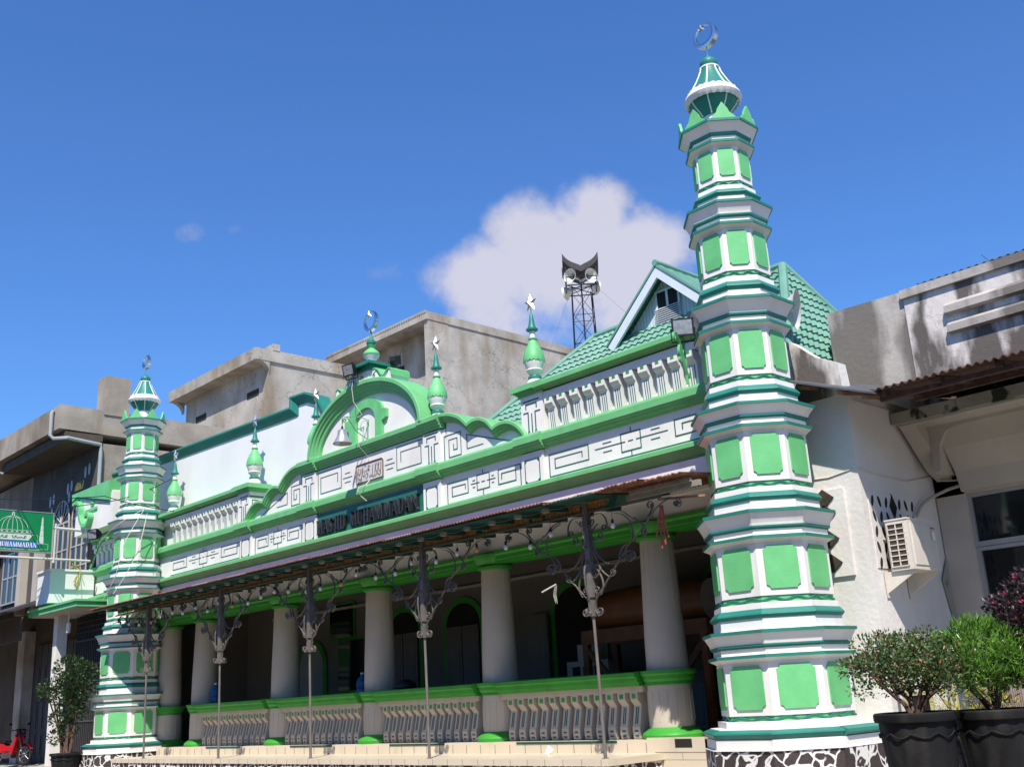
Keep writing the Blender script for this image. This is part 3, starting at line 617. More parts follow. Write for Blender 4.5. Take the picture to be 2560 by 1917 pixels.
# serif lettering
def glyph(ch):
    T, t, s = .17, .055, .035
    def seg(a, b, wd): return ('q', a, b, wd)
    ser = lambda x, z, h=.13: ('b', x - h, x + h, z, z + s)
    if ch == 'I': return .36, [('b', .10, .26, 0, 1), ser(.18, 0, .15), ser(.18, 1 - s, .15)]
    if ch == 'J': return .44, [('b', .22, .38, .12, 1), ser(.30, 1 - s, .14)] + [('q', (.30 - .0 + .0, .14), (.24, .03), .10), ('q', (.24, .04), (.10, .03), .06), ('q', (.10, .03), (.06, .14), .06)]
    if ch == 'H': return .74, [('b', .10, .26, 0, 1), ('b', .48, .64, 0, 1), ('b', .26, .48, .48, .54), ser(.18, 0), ser(.18, 1 - s), ser(.56, 0), ser(.56, 1 - s)]
    if ch == 'U': return .72, [('b', .10, .26, .2, 1), ('b', .54, .60, .2, 1), ser(.18, 1 - s), ser(.57, 1 - s, .11), ('q', (.18, .22), (.24, .06), .14), ('q', (.22, .06), (.40, .02), .07), ('q', (.40, .02), (.53, .08), .06), ('q', (.53, .08), (.57, .22), .06)]
    if ch == 'D': return .72, [('b', .10, .26, 0, 1), ('b', .02, .42, 0, .05), ('b', .02, .42, .95, 1), ('q', (.42, .03), (.56, .2), .12), ('q', (.57, .17), (.60, .5), .15), ('q', (.60, .5), (.57, .83), .15), ('q', (.56, .8), (.42, .97), .12)]
    if ch == 'A': return .74, [('q', (.10, 0), (.36, 1), .055), ('q', (.34, 1), (.60, 0), .16), ('b', .20, .48, .30, .36), ser(.10, 0, .11), ser(.60, 0, .13)]
    if ch == 'M': return .92, [('b', .12, .17, 0, 1), ('b', .68, .84, 0, 1), ('q', (.14, 1), (.44, .02), .15), ('q', (.46, .02), (.74, 1), .055), ser(.145, 0, .11), ser(.76, 0, .13), ('b', .04, .2, 1 - s, 1), ('b', .68, .90, 1 - s, 1)]
    if ch == 'N': return .80, [('b', .12, .17, 0, 1), ('b', .62, .67, 0, 1), ('q', (.13, 1), (.66, 0), .17), ser(.145, 0, .11), ser(.645, 1 - s, .11), ('b', .03, .2, 1 - s, 1)]
    if ch == 'S': return .58, [('q', (.48, .78), (.44, .92), .06), ('q', (.45, .92), (.28, .97), .07), ('q', (.29, .97), (.13, .84), .12), ('q', (.13, .86), (.15, .66), .13), ('q', (.13, .68), (.42, .40), .17), ('q', (.42, .43), (.45, .18), .13), ('q', (.45, .2), (.30, .03), .12), ('q', (.31, .03), (.13, .08), .07), ('q', (.13, .08), (.08, .26), .06)]
    return .4, []
def word(mb, txt, x0, x1, z0, h, place, d=.06, m=0):
    adv = [glyph(c)[0] for c in txt]; k = (x1 - x0) / sum(adv); x = x0
    for c in txt:
        a, st = glyph(c)
        for i, q in enumerate(st):
            e = d + .0012 * i
            if q[0] == 'b': P = [(q[1], q[3]), (q[2], q[3]), (q[2], q[4]), (q[1], q[4])]
            else:
                (xa, za), (xb, zb), wd = q[1:]; dx, dz = (xb - xa) * .6, zb - za; L = math.hypot(dx, dz)
                if abs(zb - za) > .95: P = [(xa - wd / 2, za), (xa + wd / 2, za), (xb + wd / 2, zb), (xb - wd / 2, zb)]
                else: nx, nz = -dz / L * wd / 2 , dx / L * wd / 2 * .6; P = [(xa + nx, za + nz), (xb + nx, zb + nz), (xb - nx, zb - nz), (xa - nx, za - nz)]
            P = [(x + u * k, z0 + v * h) for u, v in P]
            mb.prism([place(u, v, 0) for u, v in P], [place(u, v, e) for u, v in P], m)
        x += a * k
for txt, a, b_ in (('MASJID', -1.87, -.74), ('MUHAMMADAN', -.58, 1.80)):
    lt = MB(); word(lt, txt, a, b_, 5.275, .315, lambda u, v, e: (u, .505 - e, v), .075); lt.build('lettering', paint('dark_steel_letter_' + txt.lower(), (.10, .085, .08), .25, .1, 5, bump=0, metal=.8), nb)

# ---------------------------------------------------------------- porch
b = MB(); b.box(-9.0, 8.42, .25, 3.4, .45, .875); b.box(7.35, 8.42, .2455, .3, .60, .905); part(b, 'porch_floor', TILE)
b = MB()
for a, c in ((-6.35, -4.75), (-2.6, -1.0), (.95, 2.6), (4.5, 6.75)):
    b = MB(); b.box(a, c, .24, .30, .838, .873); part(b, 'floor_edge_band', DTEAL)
b = MB(); b.box(-8.85, 7.66, -.98, .25, .60, .692); part(b, 'tile_step', TILE)
b = MB(); b.box(-8.82, 7.62, -.955, .25, .0, .60); part(b, 'step_base', RUBBLE)
b = MB(); b.box(7.63, 8.40, .262, .9, .0, .60); part(b, 'cement_base', GRNT)
b = MB()
for i in range(44):
    x = -8.6 + i * .375
    if x < 7.6: b.box(x, x + .008, -.983, -.97, .602, .690)
for i in range(44):
    x = -8.8 + i * .375
    if x < 8.3: b.box(x, x + .008, .2435, .26, .692, .835)
b.box(7.5, 8.42, .2420, .26, .697, .704); b.box(8.0, 8.006, .2425, .26, .60, .70)
part(b, 'tile_joints', GRNT)
b = MB(); b.box(7.88, 8.19, .2425, .30, .765, .885); part(b, 'floor_vent', DARKROOM)
# inner wall, ceiling, back of the hall
b = MB(); b.box(-11.2, 9.4, 3.2, 3.4, .5, 4.75); b.box(9.2, 9.4, .56, 3.2, .5, 4.6); b.box(-11.2, -11.0, .93, 3.2, .5, 4.5); b.box(-9.9, -9.7, 1.9, 3.2, .5, 4.4); part(b, 'porch_wall', INNER)
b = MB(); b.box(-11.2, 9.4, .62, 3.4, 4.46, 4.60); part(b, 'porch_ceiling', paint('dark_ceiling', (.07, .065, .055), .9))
b = MB(); b.box(XL + .3, 11.0, .93, 3.4, 5.3, 5.5); b.box(XL + .5, 9.7, 3.38, 12, .5, 6.4); part(b, 'hall_block', CREAM)
# beam over the columns
b = MB(); b.px([(.52, 3.955), (1.02, 3.955), (1.02, 4.15), (.46, 4.15), (.46, 4.10), (.50, 4.07), (.50, 4.0), (.52, 3.99)], -11, 9.2); part(b, 'green_beam', BG)
for x in (-9.43, -7.46, -3.63, 0, 3.63, 7.46, 9.3):
    y = .75
    c = MB(); c.lathe([(.325, 1.86), (.315, 2.4), (.285, 3.2), (.262, 3.86)], 40, x, y); c = part(c, 'column', COLM, MQ, True)
    q = MB(); q.lathe([(.27, 3.845), (.33, 3.87), (.335, 3.91), (.30, 3.93), (.34, 3.97), (.40, 4.05), (.41, 4.12)], 32, x, y); q.build('capital', BG, c, True)
    q = MB(); q.lathe([(.345, 1.03), (.342, 1.30), (.335, 1.66)], 40, x, y)
    q.build('lower_drum', COLM, c, True)
    q = MB()
    for k in range(16):
        a = -PI + k * PI / 8 + .15; q.tube([(x + .343 * math.cos(a), y + .343 * math.sin(a), 1.12), (x + .337 * math.cos(a), y + .337 * math.sin(a), 1.56)], .009, 5)
        q.tube([(x + .322 * math.cos(a), y + .322 * math.sin(a), 1.9), (x + .264 * math.cos(a), y + .264 * math.sin(a), 3.8)], .006, 4)
    q.build('fluting', COLM, c)
    q = MB(); q.lathe([(.34, 1.65), (.37, 1.66), (.365, 1.70), (.40, 1.74), (.405, 1.79), (.44, 1.82), (.44, 1.865), (.33, 1.868)], 40, x, y); q.build('rail_collar', BG, c, True)
    q = MB(); q.lathe([(.46, .876), (.47, .93), (.45, .965), (.44, .97), (.40, 1.00), (.35, 1.04)], 40, x, y); q.build('base', BG, c, True)
RAIL = [(.62, 1.655), (.40, 1.655), (.39, 1.70), (.36, 1.715), (.355, 1.77), (.31, 1.79), (.30, 1.80), (.30, 1.855), (.36, 1.87), (.92, 1.875), (.92, 1.70)]
colx = [-7.46, -3.63, 0, 3.63, 7.46]
for i in range(4):
    x0, x1 = colx[i] + .3, colx[i + 1] - .3
    b = MB(); b.px(RAIL, x0, x1); part(b, 'railing_cap', BG)
    b = MB(); b.box(x0, x1, .47, .88, 1.565, 1.66); b.box(x0, x1, .70, .86, .88, 1.57); part(b, 'railing_wall', COLM)
    n = 12; st = (x1 - x0 - .16) / n
    for k in range(n):
        x = x0 + .10 + k * st + st * .15; wd = st * .60
        q = MB(); q.px([(.72, .885), (.50, .885), (.485, .96), (.485, 1.06), (.50, 1.09), (.565, 1.37), (.50, 1.44), (.48, 1.46), (.48, 1.575), (.72, 1.575)], x, x + wd)
        q.box(x + wd * .25, x + wd * .75, .477, .50, 1.475, 1.545, 1)
        for u in (.36, .60): q.prism([(x + wd * u - .010, .4985, 1.10), (x + wd * u + .010, .4985, 1.10), (x + wd * u + .010, .5565, 1.345), (x + wd * u - .010, .5565, 1.345)], [(x + wd * u - .010, .53, 1.10), (x + wd * u + .010, .53, 1.10), (x + wd * u + .010, .59, 1.345), (x + wd * u - .010, .59, 1.345)], 2)
        for zz in (.915, .985): q.box(x + wd * .28, x + wd * .72, .4815 if zz > .95 else .486, .52, zz, zz + .025, 2)
        part(q, 'railing_baluster', [COLM, BG, DKLINE])
b = MB(); b.px([(y + 2.1, z) for y, z in RAIL], 7.6, 9.3); part(b, 'railing_cap', BG)
b = MB(); b.box(7.7, 9.2, 2.6, 2.9, .88, 1.6); part(b, 'railing_wall', INNER)
# doors and windows of the inner wall
def archpoly(x0, x1, z0, zs, rise, n=12): return [(x0, z0), (x1, z0), (x1, zs)] + [((x0 + x1) / 2 + (x1 - x0) / 2 * math.cos(a), zs + rise * math.sin(a)) for a in [PI * k / n for k in range(1, n)]] + [(x0, zs)]
for (a, c, zs, kind) in ((-6.95, -5.60, 2.7, 0), (-3.0, -1.6, 3.2, 1), (-.85, .55, 3.2, 1), (2.6, 4.1, 3.2, 2), (6.4, 7.8, 3.2, 2)):
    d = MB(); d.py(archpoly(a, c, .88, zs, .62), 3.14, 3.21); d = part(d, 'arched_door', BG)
    q = MB(); q.py(archpoly(a + .14, c - .14, .88, zs, .48), 3.125, 3.15); q.build('opening', [DARKROOM if kind else paint('pale_hall_wall', (.34, .36, .33), .8)], d)  # flat panel fills each arch, pale in one and near-black in the rest
    if kind == 1:
        for x0 in (a + .16, (a + c) / 2 + .02):
            q = MB(); wd = (c - a) / 2 - .18; q.box(x0, x0 + wd, 3.09, 3.13, .9, zs - .02)
            for k in range(34): q.box(x0 + .06, x0 + wd - .06, 3.075, 3.095, .98 + k * .065, 1.01 + k * .065)
            q.build('shutter', SHUT2, d)
    if kind == 2:
        q = MB(); q.box(a - .55, a + .02, 3.0, 3.05, .9, zs)
        for k in range(34): q.box(a - .50, a - .03, 2.985, 3.005, .98 + k * .065, 1.01 + k * .065)
        q.build('shutter', SHUT2, d)
for (x, z, w_, h) in ((-4.9, 3.3, .5, .8), (-4.45, 2.0, .6, 1.2)):
    q = MB(); q.box(x - w_ - .06, x + w_ + .06, 3.15, 3.21, z - .06, z + h + .06); q = part(q, 'inner_window', BG)
    p = MB(); p.box(x - w_, x + w_, 3.13, 3.16, z, z + h); p.build('pane', GLASS, q)
p = MB(); p.box(-8.2, 9.3, 3.10, 3.205, 3.98, 4.04); part(p, 'wall_moulding', COLM)

# ================================================================ roof of the hall
AR_, AL_ = Vector((8.44, 4, 9.03)), Vector((3.66, 4, 9.0))
dr = 3.1
FR, FL = AR_ + Vector((.5, -.9, -1)) * 2.9, AL_ + Vector((-1.1, -.9, -1)) * 2.9
BR, BL = AR_ + Vector((.5, .9, -1)) * 2.9, AL_ + Vector((-1.1, .9, -1)) * 2.9
rf = MB()
def slope(mb, P0, P1, Q0, Q1, course=.27, wave=.17):
    # P = ridge ends, Q = eave ends; stepped corrugated courses
    Ls = ((Q0 - P0).length); n = max(2, int(Ls / course)); nrm = (Q1 - Q0).cross(P0 - Q0).normalized()
    if nrm.z < 0: nrm = -nrm
    hd = (Q1 - Q0).normalized()
    for i in range(n):
        t0, t1 = i / n, (i + 1) / n
        a0, a1 = P0.lerp(Q0, t0), P1.lerp(Q1, t0); b0, b1 = P0.lerp(Q0, t1), P1.lerp(Q1, t1)
        def row(a, b_, lift, ph):
            u0, u1 = a.dot(hd), b_.dot(hd); m = max(2, int(abs(u1 - u0) / (wave / 6))); out = []
            for k in range(m + 1):
                p = a.lerp(b_, k / m); u = p.dot(hd); out.append(p + nrm * (lift + .022 * (1 + math.sin(2 * PI * u / wave)) ** 1.0))
            return out
        m = max(2, int(max((a1 - a0).length, (b1 - b0).length) / (wave / 6)))
        A = []; B = []
        for k in range(m + 1):
            pa = a0.lerp(a1, k / m); pb = b0.lerp(b1, k / m)
            A.append(pa + nrm * (.0 + .02 * (1 + math.sin(2 * PI * pa.dot(hd) / wave)))); B.append(pb + nrm * (.035 + .02 * (1 + math.sin(2 * PI * pb.dot(hd) / wave))))
        E_ = [q - nrm * .045 for q in B]
        mb.add(A + B + E_, [(k, k + 1, m + 2 + k, m + 1 + k) for k in range(m)] + [(m + 1 + k, m + 2 + k, 2 * m + 3 + k, 2 * m + 2 + k) for k in range(m)])
slope(rf, AL_, AR_, FL, FR)
slope(rf, AR_, AR_, FR, BR)
slope(rf, AL_, AL_, BL, FL); slope(rf, AR_, AL_, BR, BL)
rf = part(rf, 'tiled_roof', ROOFT)
q = MB()
for a, c in ((AL_, AR_), (AR_, FR), (AR_, BR), (AL_, FL), (AL_, BL)):
    q.tube([a + Vector((0, 0, .03)), c + Vector((0, 0, .03))], .085, 8)
q.build('ridge_cap', ROOFT, rf)
q = MB(); q.prism([FL - Vector((0, 0, .1)), FR - Vector((0, 0, .1)), BR - Vector((0, 0, .1)), BL - Vector((0, 0, .1))], [FL - Vector((0, 0, .2)), FR - Vector((0, 0, .2)), BR - Vector((0, 0, .2)), BL - Vector((0, 0, .2))]); q.build('ceiling', CREAM, rf)
q = MB(); q.box(.5, 9.7, 1.5, 6.4, 5.0, 6.12); part(q, 'upper_hall_wall', CREAM)
# dormer  (front plane near the ridge)
DY = 3.62
def onY(u, v, Y):
    d = FW + (u - 1280) / 2659.37 * RT - (v - 958.5) / 2659.37 * UP; t = (Y - CAM.y) / d.y; return CAM + d * t
# gable corner points measured once on the plane y = 3.62
GA = (6.01, 9.72); GL = (4.64, 8.45); GRt = (6.95, 8.70)
hw = 1.18
d = MB(); d.py([(GA[0] - hw + .12, 8.45), (GA[0] + hw - .1, 8.45), (GA[0] + hw - .1, 8.72), (GA[0], 9.62), (GA[0] - hw + .12, 8.62)], DY, 5.4); d = part(d, 'dormer', WOODW)
pl = MB()
for k in range(26):
    x = GA[0] - hw + .16 + k * .085; zt = 9.60 - abs(x - GA[0]) * .83
    pl.box(x, x + .007, DY - .004, DY + .01, 8.46, zt)
pl.build('board_joints', paint('board_joint_grey', (.30, .32, .36), .7), d)  # thin grey strips mark the joints between boards
for s, e in ((-1, (GA[0] - 1.42, 8.40)), (1, (GA[0] + 1.42, 8.40))):
    q = MB(); dx, dz = e[0] - GA[0], e[1] - GA[1]; L = math.hypot(dx, dz); nx, nz = -dz / L * -s, dx / L * -s
    if nz > 0: nx, nz = -nx, -nz
    q.py([GA, e, (e[0] + nx * .17, e[1] + nz * .17), (GA[0], GA[1] - .24)], DY - .30, DY - .245); q.build('barge_board', WOODW, d)
    q = MB(); q.py([(GA[0], GA[1] + .06), (e[0] + s * .04, e[1] + .05), (e[0] + s * .04, e[1]), (GA[0], GA[1] + .002)], DY - .32, 6.3); q.build('gable_roof', ROOFT, d)
    q = MB()
    for k in range(9):
        yy = DY - .25 + k * .3
        q.py([(GA[0], GA[1] + .075), (e[0] + s * .04, e[1] + .065), (e[0] + s * .04, e[1] + .045), (GA[0], GA[1] + .055)], yy, yy + .12)
    q.build('tile_ribs', ROOFT, d)
q = MB(); q.tube([(GA[0], DY - .33, GA[1] + .07), (GA[0], 6.3, GA[1] + .07)], .07, 8); q.build('ridge_cap', ROOFT, d)
q = MB(); q.box(5.76, 6.28, DY - .03, DY, 8.5, 9.27); wq = q.build('attic_window', DARKROOM, d)
q = MB(); q.box(5.99, 6.04, DY - .045, DY - .02, 8.93, 9.27); q.box(5.71, 5.76, DY - .045, DY + .0, 8.5, 9.30); q.box(6.28, 6.33, DY - .045, DY, 8.5, 9.30); q.box(5.71, 6.33, DY - .046, DY, 9.27, 9.31); q.build('frame', WOODW, wq)
q = MB()
for k in range(10): q.prism([(5.70, DY - .08, 8.50 + k * .044), (6.33, DY - .08, 8.50 + k * .044), (6.33, DY - .03, 8.53 + k * .044), (5.70, DY - .03, 8.53 + k * .044)], [(5.70, DY - .08, 8.512 + k * .044), (6.33, DY - .08, 8.512 + k * .044), (6.33, DY - .03, 8.542 + k * .044), (5.70, DY - .03, 8.542 + k * .044)])
q.build('louvre', WOODW, wq)

# white side wall with teal coping behind the balustrade
TOPW = [(-15.0, 9.13), (-8.1, 8.93), (-3.95, 8.80), (-3.95, 9.07), (-3.25, 9.03), (-2.72, 8.82), (-2.32, 8.22), (-1.9, 7.6)]
q = MB(); q.py([(-14.9, 5.5)] + [(x, z - .03) for x, z in TOPW] + [(-1.9, 5.5)], 1.12, 1.30); part(q, 'rear_wall', WALLW)
q = MB(); q.sweep(TOPW, [(1.34, 0), (.99, 0), (.98, .05), (1.02, .10), (1.05, .17), (1.09, .23), (1.125, .25), (1.34, .25)]); part(q, 'teal_coping', TEAL)
# plastered wall right of the near minaret and side wall
q = MB(); q.py([(9.2, .5), (11.04, .5), (11.04, 5.38), (11.0, 5.90), (10.65, 6.08), (10.3, 6.40), (9.2, 6.9)], .84, 1.02)
q.box(10.86, 11.042, .845, 6, .5, 5.36)
part(q, 'side_wall', CREAM)
q = MB(); q.py([(9.2, 5.44), (11.0, 5.44), (10.99, 5.90), (10.64, 6.075), (10.3, 6.39), (9.2, 6.88)], .832, .845); part(q, 'weathered_plaster', SOOT)
q = MB(); q.box(10.0, 11.06, -.44, .84, .794, .921); q.box(10.9, 11.06, .84, 3.0, .794, .921); q.box(10.0, 11.0, -.38, .84, .921, 1.03); part(q, 'plinth_ledge', WHITE)
q = MB(); q.px([(.0, .0)], 0, 0) if False else None
q = MB(); q.prism([(11.04, -.42, .922), (11.11, -.42, .97), (11.10, -.42, 1.005), (11.0, -.42, 1.04)], [(11.04, 3.0, .922), (11.11, 3.0, .97), (11.10, 3.0, 1.005), (11.0, 3.0, 1.04)]); part(q, 'base_band', TEAL)
q = MB(); q.box(10, 11.07, -.46, 3.0, .2, .793); part(q, 'rubble_base', RUBBLE)
# blocked opening with concrete diamonds on the front strip
q = MB(); q.box(10.15, 10.80, .80, .845, 2.93, 4.13); fo = part(q, 'vent_recess', CREAM)
for k, z in enumerate((3.12, 3.45, 3.80, 4.02)):
    q = MB(); q.py([(10.33, z), (10.49, z + .13), (10.65, z), (10.49, z - .13)], .772, .80); q.build('stone_diamond', SOIL, fo)
# breeze-block vent on the side wall
q = MB(); q.box(11.03, 11.055, 1.0, 2.35, 3.0, 4.05); vb = part(q, 'breeze_block_vent', CREAM)
def petal(mb, y, z, a):
    P = []
    for k in range(10):
        t = 2 * PI * k / 10; u, v = .035 * math.cos(t), .085 * math.sin(t); P.append((11.057, y + u * math.cos(a) - v * math.sin(a), z + u * math.sin(a) + v * math.cos(a)))
    mb.prism(P, [(x - .02, y_, z_) for x, y_, z_ in P])
q = MB()
for r_ in range(5):
    for c_ in range(7):
        y, z = 1.10 + c_ * .19, 3.93 - r_ * .215
        if c_ == 3 and r_ < 2:
            if r_ == 0: q.prism([(11.058, y, z - .24), (11.058, y + .11, z - .05), (11.058, y, z + .14), (11.058, y - .11, z - .05)], [(11.04, y, z - .24), (11.04, y + .11, z - .05), (11.04, y, z + .14), (11.04, y - .11, z - .05)])
            continue
        petal(q, y, z, .35 if (c_ + r_) % 2 else -.3)
q.build('vent_holes', DARKROOM, vb)
# thin cable on the plaster
q = MB(); q.tube([(10.2, .832, 4.33), (10.6, .832, 4.31), (10.95, .832, 4.36), (11.06, .86, 4.35), (11.06, 1.3, 4.32), (11.06, 2.2, 4.30), (11.06, 3.0, 4.45)], .010, 5); part(q, 'wall_cable', WIREW)

# left wing: hood, volute, gate canopy
q = MB(); q.prism([(-14.5, -.2, 8.10), (-14.15, -.2, 8.20), (-11.8, -.2, 7.72), (-11.75, -.2, 8.30), (-14.55, -.2, 8.32)], [(-14.5, .5, 8.25), (-14.15, .5, 8.3), (-11.8, .5, 7.9), (-11.75, .5, 8.6), (-14.6, .5, 8.55)]); part(q, 'sloped_hood', LG)
q = MB(); q.box(-14.35, -11.6, -.12, .5, 7.0, 7.95); q.py([(-14.3, 7.9), (-11.7, 7.6), (-11.7, 8.0), (-14.3, 8.22)], -.1, .45); part(q, 'hood_wall', WHITE)
q = MB(); q.prism([(-14.4, -.17, 8.02), (-14.1, -.17, 8.12), (-11.8, -.17, 7.66), (-11.8, -.17, 7.74), (-14.1, -.17, 8.21), (-14.45, -.17, 8.1)], [(-14.4, .4, 8.02), (-14.1, .4, 8.12), (-11.8, .4, 7.66), (-11.8, .4, 7.74), (-14.1, .4, 8.21), (-14.45, .4, 8.1)]); part(q, 'hood_trim', TEAL)
q = MB()
vp = smoothpath([(-14.25, 7.95), (-13.95, 7.98), (-13.75, 7.8), (-13.7, 7.5), (-13.45, 7.22), (-13.15, 7.2), (-13.0, 7.4), (-13.15, 7.52), (-13.28, 7.42)], 5)
q.ribbon([(x, -.19, z) for x, z in vp], (0, 1, 0), .10, .05); q.box(-13.55, -12.7, -.16, -.1, 7.6, 7.68); q.box(-13.2, -12.95, -.15, -.1, 7.76, 7.95); part(q, 'volute', LG)
q = MB(); q.box(-15.2, -11.62, -1.0, .4, 4.66, 4.83); q.box(-15.25, -11.57, -1.05, .4, 4.80, 4.86); part(q, 'gate_canopy', LG)
q = MB(); q.box(-15.1, -11.7, -.98, .3, 4.64, 4.665); part(q, 'canopy_soffit', PLAST)
q = MB(); q.box(-15.1, -14.1, -.85, .46, 5.0, 5.93); q.box(-15.1, -14.06, -.9, .46, 5.93, 5.99); part(q, 'balcony_block', WALLW)
q = MB(); q.box(-14.5, -14.22, -.5, -.2, .45, 4.66); part(q, 'gate_post', WHITE)
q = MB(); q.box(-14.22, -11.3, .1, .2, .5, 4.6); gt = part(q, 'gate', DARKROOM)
q = MB()
for k in range(22):
    x = -14.18 + k * .13; q.box(x, x + .025, .05, .075, .5, 3.9)
for z in (.6, 1.6, 2.7, 3.15, 3.85): q.box(-14.2, -11.3, .04, .08, z, z + .05)
for k in range(16):
    x = -14.18 + k * .18; q.box(x, x + .02, .05, .07, 3.95, 4.6)
for z in (4.1, 4.25, 4.4): q.box(-14.2, -11.3, .045, .075, z, z + .02)
for k in range(5):
    x = -13.9 + k * .55; q.box(x, x + .25, .045, .085, 1.9, 2.5)
q.build('grille', SHUT, gt)
q = MB(); q.box(-13.05, -13.02, -.65, -.62, 4.3, 4.65); q.lathe([(.05, 4.05), (.06, 4.07), (.06, 4.32), (.03, 4.34)], 12, -13.03, -.63); part(q, 'gate_lamp', BULB, MQ, True)

# ================================================================ canopy (part of the mosque front)
CY, CZf, CYb, CZb = -1.50, 4.335, .45, 4.52
sh = MB()
def sheet(mb, x0, x1, y0=CY, z0=CZf, y1=CYb, z1=CZb, wl_=.076, amp=.011, jag=0.0):
    n = int((x1 - x0) / (wl_ / 4)); A = []; B = []
    for k in range(n + 1):
        x = x0 + (x1 - x0) * k / n; dz = amp * math.sin(2 * PI * x / wl_); j = jag * random.random() if jag else .006 * random.random()
        f = j / (y1 - y0); A.append((x, y0 + j, z0 + (z1 - z0) * f + dz)); B.append((x, y1, z1 + dz))
    mb.add(A + B, [(k, k + 1, n + 2 + k, n + 1 + k) for k in range(n)])
    o = [(x, y, z - .012) for x, y, z in A] + [(x, y, z - .012) for x, y, z in B]; mb.add(o, [(k, k + 1, n + 2 + k, n + 1 + k) for k in range(n)])
    mb.add(A + [(x, y, z - .012) for x, y, z in A], [(k, k + 1, n + 2 + k, n + 1 + k) for k in range(n)])
x = -9.42
while x < 6.9:
    sheet(sh, x, x + .80, CY + random.uniform(-.015, .015), CZf + random.uniform(-.006, .012)); x += .79
for dy, dz, jg in ((.03, -.02, .05), (.07, .0, .07), (.05, .015, .05), (.16, .015, .12)): sheet(sh, x, x + .62, CY + dy, CZf + dz, jag=jg); x += .6
cs = part(sh, 'canopy_sheet', RUST)
q = MB(); q.prism([(7.9, -.9, 4.18), (8.05, -.9, 4.17), (8.15, -.9, 4.36), (8.1, -.9, 4.36)], [(7.9, -.87, 4.18), (8.05, -.87, 4.17), (8.15, -.87, 4.36), (8.1, -.87, 4.36)]); part(q, 'canopy_fascia', DTEAL)
q = MB(); q.prism([(-9.35, CY + .05, 4.315), (8.1, CY + .05, 4.315), (8.1, .42, 4.485), (-9.35, .42, 4.485)], [(-9.35, CY + .05, 4.295), (8.1, CY + .05, 4.295), (8.1, .42, 4.465), (-9.35, .42, 4.465)]); part(q, 'canopy_underside', DTEAL)
for i in range(27):
    xx = -8.7 + i * .605
    q = MB(); q.prism([(xx, -1.30, 4.285), (xx + .07, -1.30, 4.285), (xx + .07, .4, 4.46), (xx, .4, 4.46)], [(xx, -1.26, 4.22), (xx + .07, -1.26, 4.22), (xx + .07, .4, 4.38), (xx, .4, 4.38)])
    q.box(xx - .01, xx + .085, -1.34, -1.27, 4.215, 4.275, 1)
    part(q, 'rafter', [DTEAL, WOODG])
# broken end timbers
q = MB(); q.obox((9.0, -.9, 4.25), ((1, .0, .0), (0, 1, 0), (0, 0, 1)), (.66, .03, .04)); q.obox((9.0, -.96, 4.30), ((1, .0, .0), (0, 1, 0), (0, 0, 1)), (.55, .02, .025)); part(q, 'weathered_board', WOODG)
q = MB(); q.obox((9.2, -.75, 4.13), ((.95, .3, -.05), (-.3, .95, 0), (.05, 0, .99)), (.35, .02, .015)); part(q, 'loose_batten', WOODB)
# lace valance: perforated fringe of drops and rings
lc = MB()
ZL = 4.315; yv = -.84
lc.box(-9.3, 7.95, yv - .012, yv + .012, ZL - .015, ZL + .02); lc.box(-9.3, 7.95, yv - .008, yv + .008, ZL - .118, ZL - .11)
n = int(17.1 / .075)
for i in range(n):
    xx = -9.2 + i * .075
    if random.random() < .06: continue
    r = .026; P = [(xx + r * math.cos(a), ZL - .045 + r * math.sin(a)) for a in [2 * PI * k / 8 for k in range(8)]]
    lc.py(P, yv - .006 - .001 * (i % 2), yv + .004)
    lc.py([(xx - .016, ZL - .065), (xx + .012, ZL - .065), (xx + .004, ZL - .115)], yv - .004, yv + .004)
    lc.box(xx + .03, xx + .045, yv - .003, yv + .003, ZL - .08 - .02 * random.random(), ZL)
part(lc, 'lace_valance', LACE)
q = MB(); q.box(-9.35, 8.9, yv - .018, yv + .018, 4.172, 4.192); part(q, 'tie_bar', IRON)
